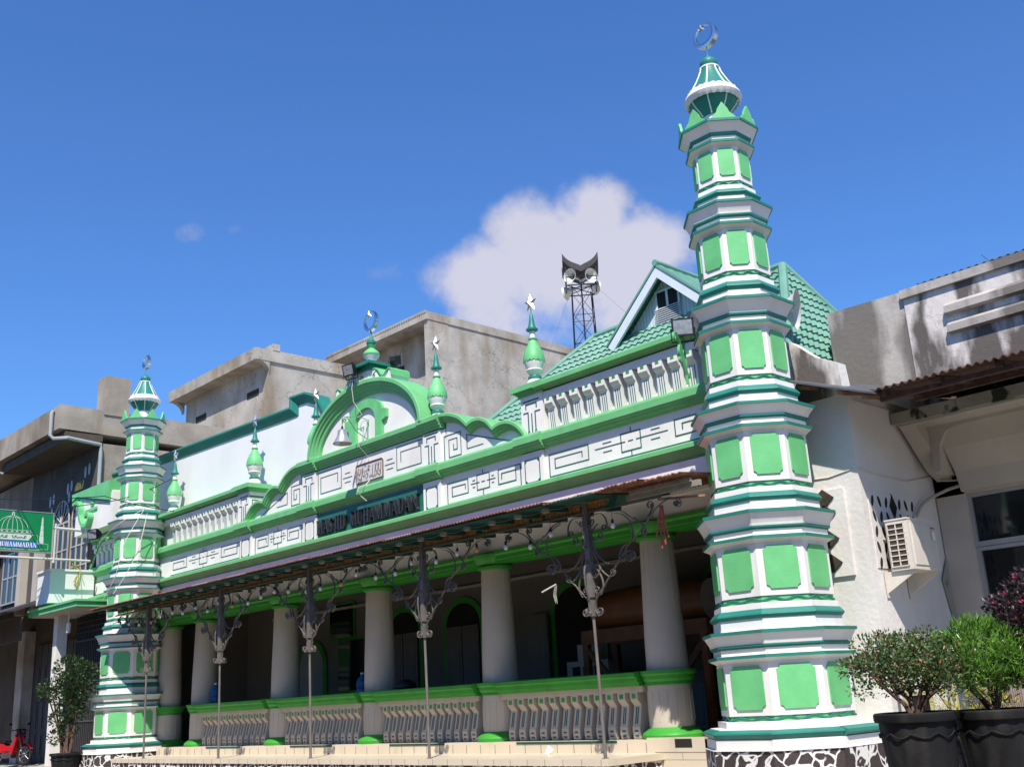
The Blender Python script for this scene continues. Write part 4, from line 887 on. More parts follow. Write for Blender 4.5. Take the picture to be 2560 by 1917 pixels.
# posts with scroll brackets
def scrolls(mb, s, plane, x0, y0, k=1.0):
    def put(P, wd=.016):
        if plane == 'x': mb.ribbon([(x0 + s * u * k, y0, v if v < 3.5 else 3.5 + (v - 3.5) * 1.13) for u, v in P], (0, 1, 0), wd, .0035)
        else: mb.ribbon([(x0, y0 + s * u * k, v) for u, v in P], (1, 0, 0), wd, .0035)
    put(strap([(.045, 2.74), (.06, 2.84), (.12, 2.94), (.28, 3.10), (.46, 3.27), (.60, 3.42), (.72, 3.50), (.84, 3.50)], None, (.058, -1)))
    put(strap([(.035, 2.86), (.04, 2.76), (.09, 2.69)], None, (.062, 1, 1.3)))
    put(strap([(.74, 3.40), (.72, 3.52), (.80, 3.60), (.98, 3.70), (1.15, 3.82), (1.32, 3.96), (1.55, 4.05), (1.74, 4.04)], (.055, 1), (.06, -1)))
    put(strap([(.60, 3.46), (.66, 3.56), (.76, 3.60)], (.058, 1), None))
    put(strap([(.55, 4.03), (.72, 3.98), (.84, 3.88), (.88, 3.74), (.86, 3.62)], None, None))
    put(strap([(.42, 4.06), (.70, 4.03), (.92, 3.90), (1.15, 3.88), (1.28, 3.98)], None, (.06, 1)))
    put(strap([(.92, 3.92), (1.05, 3.82), (1.12, 3.74)], None, (.05, -1)))
    put(strap([(.06, 4.0), (.10, 4.05), (.28, 4.06), (.38, 3.98), (.40, 3.88)], (.05, 1), (.055, -1)))
    put(strap([(.05, 4.04), (.06, 3.85), (.13, 3.72), (.24, 3.70)], None, (.06, 1)))
    put(strap([(.06, 3.78), (.16, 3.55), (.30, 3.42), (.48, 3.36), (.62, 3.42)], None, None))
    put(strap([(.05, 3.70), (.14, 3.50), (.22, 3.32), (.36, 3.20), (.45, 3.20)], None, (.05, 1)))
    put(strap([(.06, 3.62), (.16, 3.44), (.20, 3.30), (.12, 3.22)], None, (.05, -1)))
    put(strap([(.10, 3.40), (.22, 3.20), (.24, 3.05), (.18, 2.95)], None, None))
    put(strap([(.30, 3.12), (.2, 3.0), (.12, 2.99)], None, (.048, -1)))
    put(strap([(1.42, 4.07), (1.62, 4.075), (1.72, 4.03)], None, (.045, -1)))
def make_post(x, full=True):
    y = yv; q = MB()
    q.tube([(x + .03, y, .69), (x + .02, y, 1.6), (x, y, 2.66)], [.026, .024, .022], 10)
    q.box(x - .045, x + .045, y - .045, y + .045, 2.66, 4.36)
    q.box(x - .065, x + .065, y - .065, y + .065, 2.93, 2.945); q.box(x - .065, x + .065, y - .065, y + .065, 3.98, 3.995)
    q = part(q, 'canopy_post', [IRON])
    for s in (1, -1):
        if x > 7 and s > 0: pass
        b = MB(); scrolls(b, s, 'x', x, y); b.build('scroll_bracket', IRON, q)
    for s in (1, -1):
        b = MB()
        for P in (strap([(.035, 2.86), (.04, 2.76), (.09, 2.69)], None, (.062, 1, 1.3)), strap([(.045, 2.74), (.06, 2.86), (.14, 3.05), (.16, 3.3), (.1, 3.45)], None, (.05, 1)), strap([(.06, 3.7), (.12, 3.9), (.3, 4.04)], (.05, 1), None)):
            b.ribbon([(x, y + s * u * .8, v) for u, v in P], (1, 0, 0), .015, .0035)
        b.build('cross_scroll', IRON, q)
    f = MB(); f.lathe([(.05, .69), (.05, .70), (.03, .705)], 12, x + .03, y); f.build('foot_plate', IRON, q)
for x in (-7.38, -3.73, -.13, 3.49, 7.46): make_post(x)

# ================================================================ things hung on the mosque
LT = thing('string_lights', (0, -.9, 4.1), 'string of round bulbs on a thin wire under the rusty canopy edge', 'string lights')
q = MB(); xs_ = [-9.2 + i * .605 for i in range(29)]; P = []
for i, xx in enumerate(xs_):
    P += [(xx, -1.36, 4.24), (xx + .3, -1.36, 4.21)]
q.tube(P, .0035, 4); q.build('wire', IRON, LT)
k = 0
for i in range(30):
    xx = -9.0 + i * .585 + random.uniform(-.08, .08); L = random.choice((.12, .18, .25))
    if xx > 8.2: break
    yy = yv - .03; q = MB(); zt = 4.175
    q.tube([(xx, yy, zt), (xx, yy, zt - L)], .004, 4, 1); q.lathe([(.012, zt - L + .01), (.02, zt - L), (.02, zt - L - .05), (.014, zt - L - .055)], 10, xx, yy, ms=[1, 1, 1, 1])
    o_ = len(q.f); q.lathe([(.016, zt - L - .05), (.034, zt - L - .075), (.036, zt - L - .1), (.022, zt - L - .125), (.004, zt - L - .132)], 12, xx, yy)
    q.build('bulb', [BULBR if i % 7 == 3 else BULB, BLACKM], LT, True)

def floodlight(loc, aim, label, sc=1.0, bracket=None):
    rt = thing('floodlight', loc, label, 'floodlight'); L = Vector(loc); f = Vector(aim).normalized(); r = f.cross(Vector((0, 0, 1))).normalized(); u = r.cross(f).normalized()
    def w(a, b_, c_): return L + (r * a + u * b_ + f * c_) * sc
    q = MB(); fr = [(-.16, -.13), (.16, -.13), (.16, .13), (-.16, .13)]; bk = [(-.09, -.07), (.09, -.07), (.09, .07), (-.09, .07)]
    q.prism([w(a, b_, .08) for a, b_ in fr], [w(a, b_, .04) for a, b_ in fr]); q.prism([w(a * .95, b_ * .95, .04) for a, b_ in fr], [w(a, b_, -.12) for a, b_ in bk]); q.prism([w(a * .8, b_ * .8, -.12) for a, b_ in bk], [w(a * .8, b_ * .8, -.16) for a, b_ in bk])
    q.build('housing', BLACKM, rt)
    q = MB(); q.prism([w(a * .82, b_ * .8, .083) for a, b_ in fr], [w(a * .82, b_ * .8, .07) for a, b_ in fr]); q.build('lens', paint('floodlight_glass', (.42, .43, .42), .15, .25, 14, bump=0, metal=.5), rt)
    q = MB(); q.tube([w(-.17, 0, 0), w(-.17, -.2, 0), w(.17, -.2, 0), w(.17, 0, 0)], .012 * sc, 5); q.build('yoke', BLACKM, rt)
    return rt, w
rt, w_ = floodlight((9.50, -.72, 6.55), (.62, -.75, -.12), 'black floodlight on a green scrolled iron bracket on the near minaret', 1.0)
q = MB()
def G(P, y0=None): return [(9.33 + u * .0 + .30 * 0 + u * .15, -.45 - u, z) for u, z in P]
def rbn(P, wd=.02): q.ribbon([(9.42 + .12 * u, -.62 - u * .55, z) for u, z in P], (.98, .1, 0), wd, .004)
rbn(strap([(-.05, 5.86), (.06, 6.02), (.16, 6.18), (.30, 6.36), (.52, 6.45)], (.05, -1), (.06, -1)))
rbn(strap([(.16, 6.18), (.05, 6.3), (-.02, 6.42), (.1, 6.5)], None, (.06, -1)))
rbn(strap([(-.10, 6.48), (.2, 6.47), (.5, 6.46)], None, None))
rbn(strap([(.30, 6.30), (.36, 6.2), (.30, 6.12)], None, (.05, 1)))
q.ribbon([(9.40, -.60, 5.75), (9.40, -.60, 6.5)], (1, 0, 0), .02, .006)
q.build('wall_bracket', LG, rt)
rt, w_ = floodlight((-.12, .18, 8.62), (.2, -.95, -.25), 'black floodlight beside the crescent finial on top of the arched pediment', 1.0)
rt, w_ = floodlight((.52, .9, 8.80), (-.5, .8, .1), 'black floodlight behind the pedestal on the arched pediment', .8)
rt, w_ = floodlight((-11.0, -.85, 6.55), (.35, -.9, -.1), 'black floodlight with pale lens on a scrolled bracket beside the far minaret', 1.1)
q = MB()
for P in (strap([(-.3, 5.7), (-.1, 6.0), (.2, 6.3), (.6, 6.4)], (.06, -1), (.06, -1)), strap([(-.2, 6.42), (.2, 6.42), (.6, 6.41)], None, None), strap([(.0, 6.1), (-.1, 6.25), (.1, 6.35)], None, (.07, -1))):
    q.ribbon([(-11.0 + .9 * (.0) + u, -.75, z) for u, z in P], (0, 1, 0), .02, .006)
q.build('wall_bracket', LG, rt)

# bell shaped lamp on a scroll bracket
BL_ = thing('pendant_lamp', (.05, .5, 7.1), 'silver bell-shaped lamp hanging from a thin green scroll bracket on the arched pediment', 'pendant lamp')
q = MB(); q.lathe([(.195, 6.885), (.20, 6.90), (.165, 6.95), (.125, 7.02), (.10, 7.09), (.095, 7.17), (.06, 7.20), (.03, 7.205)], 28, .05, -.16, cap=False)
q.lathe([(.188, 6.887), (.155, 6.95), (.115, 7.02), (.09, 7.09), (.085, 7.16)], 28, .05, -.16, cap=False); q.build('shade', SILV, BL_, True)
q = MB(); q.lathe([(.02, 7.2), (.025, 7.23), (.02, 7.27)], 10, .05, -.16); q.tube([(.05, -.16, 7.26), (.05, -.16, 7.42)], .008, 5); q.build('socket', BLACKM, BL_)
q = MB()
for P, w0 in ((strap([(.0, 7.50), (.25, 7.52), (.55, 7.50), (.64, 7.47)], None, (.055, -1)), .012), (strap([(.0, 7.05), (.15, 7.12), (.33, 7.22), (.45, 7.36), (.58, 7.48), (.66, 7.46)], None, (.06, -1)), .012), (strap([(.02, 7.46), (.12, 7.47), (.2, 7.38), (.22, 7.28)], (.03, 1), (.05, -1)), .010), (strap([(.03, 7.04), (.04, 7.2), (.03, 7.46)], (.03, -1), None), .010)):
    q.ribbon([(.05, .525 - u, z) for u, z in P], (1, 0, 0), w0, .004)
q.build('bracket', LG, BL_)
q = MB(); q.tube([(-.12, .25, 8.5), (-.13, .22, 8.2), (-.1, .24, 7.9), (-.02, .4, 7.62), (.05, .2, 7.50), (.05, -.1, 7.48), (.05, -.16, 7.3)], .007, 5); q.tube([(.05, .45, 7.3), (.06, .40, 7.0), (.06, .23, 6.95), (.06, .23, 6.9), (.05, .50, 6.68), (.04, .51, 6.5)], .006, 5); q.build('cable', WIREW, BL_)

# calligraphy plate and its wire
CP = thing('calligraphy_sign', (.08, .5, 6.36), 'small bent-tube Arabic calligraphy sign with brown rounded border on the middle of the frieze', 'neon sign')
q = MB(); q.box(-.40, .56, .505, .522, 6.17, 6.56); q.build('backing', paint('clear_backing_board', (.56, .54, .52), .4, .05), CP)
q = MB(); P = [(-.40, 6.21), (-.38, 6.17), (.2, 6.165), (.54, 6.17), (.565, 6.2), (.565, 6.53), (.54, 6.565), (-.37, 6.565), (-.40, 6.53), (-.40, 6.21)]; q.tube([(x, .495, z) for x, z in P], .012, 6); q.build('border', BROWNT, CP)
q = MB()
def st_(P): q.tube([(x, .492, z) for x, z in smoothpath(P, 4)], .0055, 5)
for x in (.50, .40, .30, .21): st_([(x, 6.50), (x - .005, 6.40), (x - .02, 6.29)])
st_([(.44, 6.50), (.41, 6.4), (.46, 6.31), (.49, 6.27), (.44, 6.24), (.38, 6.28)]); st_([(.35, 6.50), (.31, 6.40), (.36, 6.30), (.33, 6.25), (.28, 6.26)])
st_([(.28, 6.27), (.24, 6.23), (.21, 6.27), (.18, 6.24), (.15, 6.29), (.12, 6.25), (.08, 6.27)]); st_([(.12, 6.48), (.06, 6.50), (.04, 6.45), (.09, 6.42), (.06, 6.38)])
st_([(.08, 6.40), (.02, 6.42), (-.02, 6.36), (.04, 6.32), (.0, 6.25), (-.05, 6.24)]); st_([(-.05, 6.42), (-.09, 6.36), (-.06, 6.31), (-.12, 6.30), (-.16, 6.36), (-.13, 6.42)])
st_([(-.17, 6.48), (-.19, 6.38), (-.2, 6.28), (-.26, 6.25), (-.32, 6.29)]); st_([(-.24, 6.48), (-.25, 6.38), (-.29, 6.33)]); st_([(-.30, 6.50), (-.33, 6.42), (-.29, 6.36)]); st_([(-.35, 6.42), (-.33, 6.22), (-.24, 6.20), (-.18, 6.24)]); st_([(-.10, 6.52), (-.07, 6.54), (-.04, 6.51)])
q.build('script_tubing', BROWNT, CP)
q = MB(); q.tube([(.1, .49, 6.17), (.09, .4, 6.06), (.07, .22, 6.0), (.06, .21, 5.9), (.04, .30, 5.82), (.08, .42, 5.72)], .011, 5); q.build('power_wire', WIREW, CP)

# horn behind the near minaret
HB = thing('horn_loudspeaker', (10.25, 1.3, 7.1), 'cream horn loudspeaker half hidden behind the near minaret', 'loudspeaker')
def horn(mb, c, d, R, L, m=0):
    c = Vector(c); d = Vector(d).normalized(); a = d.cross(Vector((0, 0, 1))).normalized(); b_ = d.cross(a); pr = [(0, .12), (.25, .16), (.5, .28), (.75, .5), (.92, .8), (1, 1)]; n = 24; o = len(mb.v)
    for t, r in pr + [(.985, .97), (.9, .74), (.72, .45), (.4, .2)]:
        for k in range(n): w = 2 * PI * k / n; mb.v.append(tuple(c + d * L * t + (a * math.cos(w) + b_ * math.sin(w)) * R * r))
    for j in range(9):
        for k in range(n): mb.f.append((o + j * n + k, o + j * n + (k + 1) % n, o + (j + 1) * n + (k + 1) % n, o + (j + 1) * n + k)); mb.m.append(m)
    mb.f.append(tuple(o + k for k in range(n))); mb.m.append(m)
    mb.tube([c - d * L * .25, c + d * L * .02], R * .22, 12, 1); mb.tube([c + d * L * .35, c + d * L * .72], [R * .10, R * .16], 10, 1)
q = MB(); horn(q, (9.25, 1.75, 7.42), (.93, .36, -.16), .33, .60); q.build('horn', [HORN, STEEL], HB, True)
q = MB(); q.tube([(9.2, 1.75, 6.5), (9.2, 1.75, 7.38)], .02, 6); q.build('bracket', IRON, HB)

# ================================================================ loudspeaker tower behind the roof
TW = thing('loudspeaker_tower', (-1.25, 9.1, 4.5), 'thin black lattice mast with cream horns and small curved roof, behind the mosque', 'loudspeaker tower')
q = MB(); cx, cy = -1.22, 9.1; h = .42
def leg(k, z): a = k * PI / 2; s_ = .50 - .10 * (z - 9) / 4; return (cx + s_ * math.cos(a), cy + s_ * math.sin(a), z)
for k in range(4): q.tube([leg(k, 5), leg(k, 12.95)], .014, 5)
zs_ = [5.0 + .88 * i for i in range(10)]
for i, z in enumerate(zs_[:-1]):
    for k in range(4):
        q.tube([leg(k, z), leg(k + 1, z + .88)], .007, 4); q.tube([leg(k + 1, z), leg(k, z + .88)], .007, 4); q.tube([leg(k, z), leg(k + 1, z)], .016 if i % 2 else .009, 4)
q.tube([(cx + .03, cy - .03, 5), (cx + .03, cy - .03, 13.1)], .022, 6)
q.build('mast', BLACKM, TW)
q = MB(); pf = .62; zt = 12.95
for z in (12.9, 13.15):
    P = [(cx + pf * math.cos(k * PI / 2), cy + pf * math.sin(k * PI / 2), z) for k in range(5)]; q.tube(P, .018, 4)
for k in range(4):
    a = k * PI / 2; q.tube([(cx + pf * math.cos(a), cy + pf * math.sin(a), 12.9), (cx + pf * math.cos(a), cy + pf * math.sin(a), 13.55)], .012, 4); q.tube([(cx, cy, 12.9), (cx + pf * math.cos(a), cy + pf * math.sin(a), 12.9)], .015, 4)
q.build('platform', BLACKM, TW)
q = MB(); N = 16; hw_ = .45
for j in range(N + 1):
    for i in range(N + 1):
        u, v = -1 + 2 * i / N, -1 + 2 * j / N; r = abs(u) ** 3 * .2 + abs(v) ** 3 * .2; z = 13.46 + .26 * (1 - max(abs(u), abs(v))) * .6 + (r if max(abs(u), abs(v)) > .0 else 0) * (abs(u * v) ** .8)
        X = (u - v) * .7071 * hw_ * 1.15; Y = (u + v) * .7071 * hw_ * 1.15
        q.v.append((cx + X, cy + Y, z))
o = len(q.v); q.v += [(x, y, z - .10 - .12 * (abs(x - cx) + abs(y - cy))) for x, y, z in q.v]
for j in range(N):
    for i in range(N):
        a = j * (N + 1) + i
        for oo in (0, o): q.f.append((oo + a, oo + a + 1, oo + a + N + 2, oo + a + N + 1)); q.m.append(0)
bd_ = [(i, 0) for i in range(N)] + [(N, j) for j in range(N)] + [(N - i, N) for i in range(N)] + [(0, N - j) for j in range(N)]
ids = [j * (N + 1) + i for i, j in bd_]
for k in range(len(ids)): a, b_ = ids[k], ids[(k + 1) % len(ids)]; q.f.append((a, b_, o + b_, o + a)); q.m.append(0)
q.build('curved_roof', RIPE, TW)
for d_, z in (((.15, -1, -.05), 13.22), ((1, -.25, -.05), 13.18), ((-1, -.2, -.12), 13.0), ((.25, 1, -.1), 13.1)):
    q = MB(); dd = Vector(d_).normalized(); horn(q, Vector((cx, cy, z)) + dd * .10, d_, .215, .46); q.build('horn', [HORN, STEEL], TW, True)
q = MB(); q.tube([(cx - .5, cy, 12.9), (cx - 3, cy, 9)], .004, 4); q.tube([(cx + .5, cy, 12.9), (cx + 4, cy + 1, 8.6)], .004, 4); q.build('guy_wire', IRON, TW)

# ================================================================ items in the porch
BD = thing('bedug_drum', (6.2, 2.0, .9), 'large brown wooden mosque drum lying on a heavy timber stand behind the rightmost porch column', 'drum')
q = MB(); n = 24; pr = [(5.0, .33), (5.5, .38), (6.2, .40), (6.9, .38), (7.45, .34)]; q.v = [(x, 2.1 + r * math.cos(2 * PI * k / n), 2.98 + .08 * (6.2 - x) * -.0 + r * math.sin(2 * PI * k / n)) for x, r in pr for k in range(n)]
for j in range(4):
    for k in range(n): q.f.append((j * n + k, j * n + (k + 1) % n, (j + 1) * n + (k + 1) % n, (j + 1) * n + k)); q.m.append(0)
q.build('barrel', WOODR, BD, True)
for x in (4.99, 7.46): q = MB(); q.v = [(x, 2.1 + .345 * math.cos(2 * PI * k / n), 2.98 + .345 * math.sin(2 * PI * k / n)) for k in range(n)]; q.f = [tuple(range(n))]; q.m = [0]; q.build('drumhead', PLAST, BD)
q = MB(); q.box(4.82, 7.6, 1.66, 1.76, 2.42, 2.66); q.box(4.82, 7.6, 2.44, 2.54, 2.42, 2.66); part_ = q.build('stand_beam', WOODR, BD)
for x in (4.84, 7.45):
    for y in (1.66, 2.44): q = MB(); q.box(x, x + .12, y, y + .1, .88, 2.42); q.build('leg', WOODR, BD)
q = MB(); q.obox((5.25, 1.7, 2.0), ((.7, 0, -.7), (0, 1, 0), (.7, 0, .7)), (.5, .03, .05)); q.obox((7.2, 1.7, 2.0), ((.7, 0, .7), (0, 1, 0), (-.7, 0, .7)), (.5, .03, .05)); q.build('brace', WOODR, BD)
def jug(x, y, z, label):
    t = thing('water_jug', (x, y, z), label, 'water jug', 'blue water jugs on the porch'); q = MB(); q.lathe([(.10, z), (.13, z + .015), (.13, z + .12), (.12, z + .14), (.13, z + .16), (.13, z + .27), (.12, z + .29), (.125, z + .31), (.10, z + .36), (.04, z + .41), (.035, z + .455)], 20, x, y); q.build('bottle', BLUEP, t, True)
    q = MB(); q.lathe([(.038, z + .44), (.04, z + .475), (.0, z + .48)], 12, x, y); q.build('cap', BULB, t)
jug(-6.95, .78, 1.876, 'translucent blue water jug on the green railing beside the second porch column from the left')
jug(-.98, 1.0, 1.80, 'blue water jug with white cap beside the middle porch column')
T1 = thing('side_table', (-.98, 1.05, .88), 'small plain table under the water jug by the middle column', 'table'); q = MB(); q.box(-1.25, -.7, .93, 1.3, 1.75, 1.798); q.build('tabletop', WOODR, T1)
for x in (-1.22, -.77):
    for y in (.96, 1.23): q = MB(); q.box(x, x + .04, y, y + .04, .88, 1.75); q.build('leg', WOODR, T1)
CB = thing('display_cabinet', (4.35, 2.5, .88), 'low white cabinet with small open squares near the drum stand', 'cabinet'); q = MB(); q.box(3.7, 4.75, 2.4, 2.8, .88, 2.18); q.build('body', COLM, CB); q = MB()
for k in range(3): q.box(3.85 + k * .28, 4.04 + k * .28, 2.385, 2.41, 1.85, 2.08)
q.build('openings', DARKROOM, CB)
BX = thing('donation_box', (4.2, 2.55, 2.18), 'white box with a pale green front on the white cabinet', 'box'); q = MB(); q.box(3.95, 4.4, 2.45, 2.75, 2.18, 2.48); q.build('case', COLM, BX); q = MB(); q.box(4.15, 4.38, 2.44, 2.452, 2.21, 2.44); q.build('front', LG, BX)
BG_ = thing('bag', (.9, .9, 1.876), 'black bag slumped on the green railing beside the middle porch column', 'bag'); q = MB(); q.lathe([(.16, 1.876), (.24, 1.90), (.22, 1.97), (.13, 2.04), (.04, 2.06)], 16, .85, .72); q.build('bag_body', BLACKM, BG_, True)
RC = thing('cloth_strip', (8.95, -.84, 3.8), 'faded red cloth strips tied to the canopy tie bar near the near minaret', 'cloth')
q = MB()
for a, b_, L in ((0, -.12, .42), (.02, .01, .55), (.03, .06, .46), (-.01, -.03, .6)): q.ribbon([(8.9 + a, -.85, 4.06), (8.9 + a + b_ * .4, -.86, 4.06 - L * .5), (8.9 + a + b_, -.85, 4.06 - L)], (1, .2, 0), .011, .003)
q.build('strips', REDC, RC)
TB = thing('broken_tube_lamp', (6.6, -.86, 3.1), 'broken thin lamp tube with frayed string on the left scrolls of the rightmost canopy post', 'lamp tube'); q = MB(); q.tube([(6.75, -.86, 3.20), (6.48, -.90, 3.11)], .012, 8); q.build('tube', WIREW, TB)
q = MB()
for k in range(6): q.ribbon([(6.72 + .01 * k, -.86, 3.18), (6.70 + .012 * k - .02, -.86, 3.05), (6.71 + .01 * k, -.86, 2.95 - .02 * (k % 3))], (1, 0, 0), .0015, .001)
q.build('string', WIREW, TB)

# overhead cables
CA = thing('power_cable', (-10, -1.2, 7.5), 'two black overhead cables sagging past the far minaret from the left', 'cable')
def sag(a, b_, s, n=14): a, b_ = Vector(a), Vector(b_); return [a.lerp(b_, i / n) - Vector((0, 0, s * 4 * (i / n) * (1 - i / n))) for i in range(n + 1)]
for a, b_, s in (((-17.8, -3.2, 8.65), (-9.6, -1.2, 7.35), .12), ((-17.8, -3.2, 8.35), (-10.2, -1.2, 7.25), .2), ((-10.2, -1.2, 7.25), (-9.35, .55, 7.95), .12), ((-9.6, -1.2, 7.35), (-8.6, .4, 6.9), .05)):
    q = MB(); q.tube(sag(a, b_, s), .012, 5); q.build('cable', BLACKM, CA)
WC = thing('loose_wire', (-9.3, -1.1, 6.0), 'thin pale wire looping down the front of the far minaret', 'wire'); q = MB()
q.tube(smoothpath([(-9.1, -.3, 7.0), (-9.2, -.9, 6.6), (-10.0, -1.02, 6.3), (-10.6, -.9, 6.25)], 5), .009, 5); q.tube(smoothpath([(-9.1, -.3, 7.0), (-9.05, -.85, 6.0), (-9.1, -1.0, 5.2), (-9.6, -1.1, 4.6)], 5), .009, 5); q.tube(smoothpath([(-9.15, -.2, 6.9), (-8.85, -.5, 6.0), (-8.8, -.8, 5.3), (-8.95, -1.1, 4.7)], 5), .009, 5); q.build('wire', WIREW, WC)

# ================================================================ sign board on the left
SX = -13.6
SB = thing('signboard', (SX, -1.0, 6.2), 'green projecting signboard with white dome drawing and lettering at the left edge', 'sign')
def sp(y, z, e=0): return (SX + e, y, z)
q = MB(); q.box(SX - .12, SX, -3.35, -1.06, 6.39, 7.53); q.build('board', SGREEN, SB)
q = MB()
for y0, y1, z0, z1 in ((-3.37, -1.04, 7.53, 7.55), (-3.37, -1.04, 6.37, 6.39), (-1.06, -1.04, 6.39, 7.53), (-3.37, -3.35, 6.39, 7.53)): q.box(SX - .13, SX + .012, y0, y1, z0, z1)
q.build('frame', ALU, SB)
q = MB(); yc = -2.19
def ln(P, w=.006, e=.004):
    for i in range(len(P) - 1):
        (a, b_), (c_, d_) = P[i], P[i + 1]; L = math.hypot(c_ - a, d_ - b_) or 1; nx, nz = -(d_ - b_) / L * w, (c_ - a) / L * w; ee = e + .0007 * (i % 3)
        q.prism([sp(a + nx, b_ + nz, .001), sp(c_ + nx, d_ + nz, .001), sp(c_ - nx, d_ - nz, .001), sp(a - nx, b_ - nz, .001)], [sp(a + nx, b_ + nz, ee), sp(c_ + nx, d_ + nz, ee), sp(c_ - nx, d_ - nz, ee), sp(a - nx, b_ - nz, ee)])
for f in (-1, -.66, -.33, 0, .33, .66, 1): ln([(yc + f * .44 * math.cos(a), 6.98 + .40 * math.sin(a)) for a in [PI / 2 * k / 8 for k in range(9)]])
ln([(yc - .50, 6.98), (yc + .50, 6.98), (yc + .53, 6.90), (yc - .53, 6.90), (yc - .50, 6.98)])
ln([(yc - .03, 7.38), (yc - .02, 7.48), (yc, 7.53 - .03), (yc + .02, 7.48), (yc + .03, 7.38)], .012)
for k in range(-3, 4): q.box(SX + .001, SX + .007, yc + k * .14 - .03, yc + k * .14 + .03, 6.925, 6.955)
q.prism([sp(-3.25, 6.70, .001), sp(-1.72, 6.70, .001), sp(-1.60, 6.87, .001), sp(-3.25, 6.87, .001)], [sp(-3.25, 6.70, .005), sp(-1.72, 6.70, .005), sp(-1.60, 6.87, .005), sp(-3.25, 6.87, .005)])
ym = -1.36
for z0, z1, hw1 in ((6.63, 6.86, .065), (6.86, 7.02, .05), (7.02, 7.17, .04), (7.17, 7.30, .028)): q.prism([sp(ym - hw1, z0, .001), sp(ym + hw1, z0, .001), sp(ym + hw1 * .85, z1 - .008, .001), sp(ym - hw1 * .85, z1 - .008, .001)], [sp(ym - hw1, z0, .006), sp(ym + hw1, z0, .006), sp(ym + hw1 * .85, z1 - .008, .006), sp(ym - hw1 * .85, z1 - .008, .006)])
q.prism([sp(ym - .03, 7.30, .001), sp(ym + .03, 7.30, .001), sp(ym, 7.42, .001)], [sp(ym - .03, 7.30, .006), sp(ym + .03, 7.30, .006), sp(ym, 7.42, .006)])
ln([(-1.55, 6.86), (-1.47, 6.86), (-1.47, 6.62), (-1.16, 6.62), (-1.16, 6.46), (-1.45, 6.46)], .004)
q.build('mosque_drawing', SWHITE, SB)
q = MB(); q.box(SX + .001, SX + .004, -3.27, -1.45, 6.485, 6.66); q.build('name_band', SBLUE, SB)
q = MB(); word(q, 'MASJID', -3.22, -2.66, 6.505, .135, lambda u, v, e: (SX + .004 + e, u, v), .004); word(q, 'MUHAMMADAN', -2.58, -1.48, 6.505, .135, lambda u, v, e: (SX + .004 + e, u, v), .004); q.build('lettering', BULB, SB)
q = MB()
def ar(P): q.tube([sp(y, z, .008) for y, z in smoothpath(P, 3)], .008, 4)
ar([(-1.78, 6.80), (-1.82, 6.83), (-1.85, 6.79), (-1.80, 6.77), (-1.88, 6.765), (-1.92, 6.79), (-1.95, 6.765), (-1.98, 6.79), (-2.01, 6.765), (-2.05, 6.77), (-2.11, 6.80), (-2.06, 6.82)])
ar([(-2.11, 6.77), (-2.16, 6.765), (-2.18, 6.81), (-2.15, 6.83)]); ar([(-2.11, 6.735), (-2.108, 6.73)]); ar([(-2.30, 6.80), (-2.34, 6.82), (-2.36, 6.78), (-2.31, 6.77), (-2.42, 6.765), (-2.48, 6.80), (-2.42, 6.82)])
ar([(-2.48, 6.77), (-2.55, 6.765), (-2.6, 6.79), (-2.63, 6.76), (-2.72, 6.77), (-2.74, 6.81)]); ar([(-2.80, 6.84), (-2.80, 6.77)]); ar([(-2.88, 6.80), (-2.93, 6.75), (-3.0, 6.76), (-3.02, 6.81)]); ar([(-2.95, 6.83), (-2.948, 6.835)])
q.build('arabic_script', DKLINE, SB)
fc = bpy.data.curves.new('address', 'FONT'); fc.body = 'Jalan   No. 10 Padang Selatan - Sumbar'; fc.size = .062; fc.extrude = .001
fo_ = bpy.data.objects.new('address_tmp', fc); C.objects.link(fo_); bpy.context.view_layer.update()
me = bpy.data.meshes.new_from_object(fo_.evaluated_get(bpy.context.evaluated_depsgraph_get())); bpy.data.objects.remove(fo_)
wd = max(v.co.x for v in me.vertices)
for v in me.vertices: x, y, z = v.co; v.co = Vector((SX + .004 + z, -3.2 + x * 1.85 / wd, 6.42 + y)) - ORG[SB.name]
me.materials.append(SWHITE); ao = bpy.data.objects.new('address_line', me); C.objects.link(ao); ao.parent = SB
for P, r in (([(SX - .06, -4.0, 6.22), (SX - .06, .12, 6.20)], .035), ([(SX - .06, -1.0, 7.12), (SX - .06, .15, 7.08)], .045), ([(SX - .06, -.95, 6.1), (SX - .06, -.95, 7.25)], .04)):
    q = MB(); q.tube(P, r, 10); q.build('support_pipe', paint('white_pipe%d' % int(r * 1000), (.55, .52, .49), .5, .06), SB, True)

# ================================================================ right neighbour
NB = thing('shophouse', (12.5, 3.05, .45), 'stained white shophouse with rusty awning and concrete canopy at the right edge', 'building')
NY = 3.05
q = MB(); q.box(11.06, 11.50, NY, NY + .25, .45, 5.3); q.box(11.06, 16, NY, NY + .25, 4.12, 5.35); q.box(11.06, 16, NY + 2.5, NY + 2.7, .45, 5.3); q.box(13.6, 16, NY, NY + .25, .45, 4.12); q.build('ground_floor_wall', COLM, NB)
q = MB(); q.py([(9.72, 5.3), (11.07, 5.3), (11.07, 7.47), (9.70, 7.51)], NY + .02, NY + 8); q.build('grey_upper_wall', SOOT2, NB)
q = MB(); q.box(11.07, 16, NY, NY + 8, 5.3, 7.33); q.build('white_upper_wall', SOOT, NB)
q = MB(); q.box(11.05, 16, NY - .06, NY + .4, 7.33, 7.47); q.build('parapet_cap', SOOT2, NB)
q = MB()
for z in (6.55, 6.86): q.px([(NY - .002, z), (NY - .10, z + .02), (NY - .10, z + .13), (NY - .002, z + .20)], 11.72, 16)
q.build('wall_ledge', SOOT2, NB)
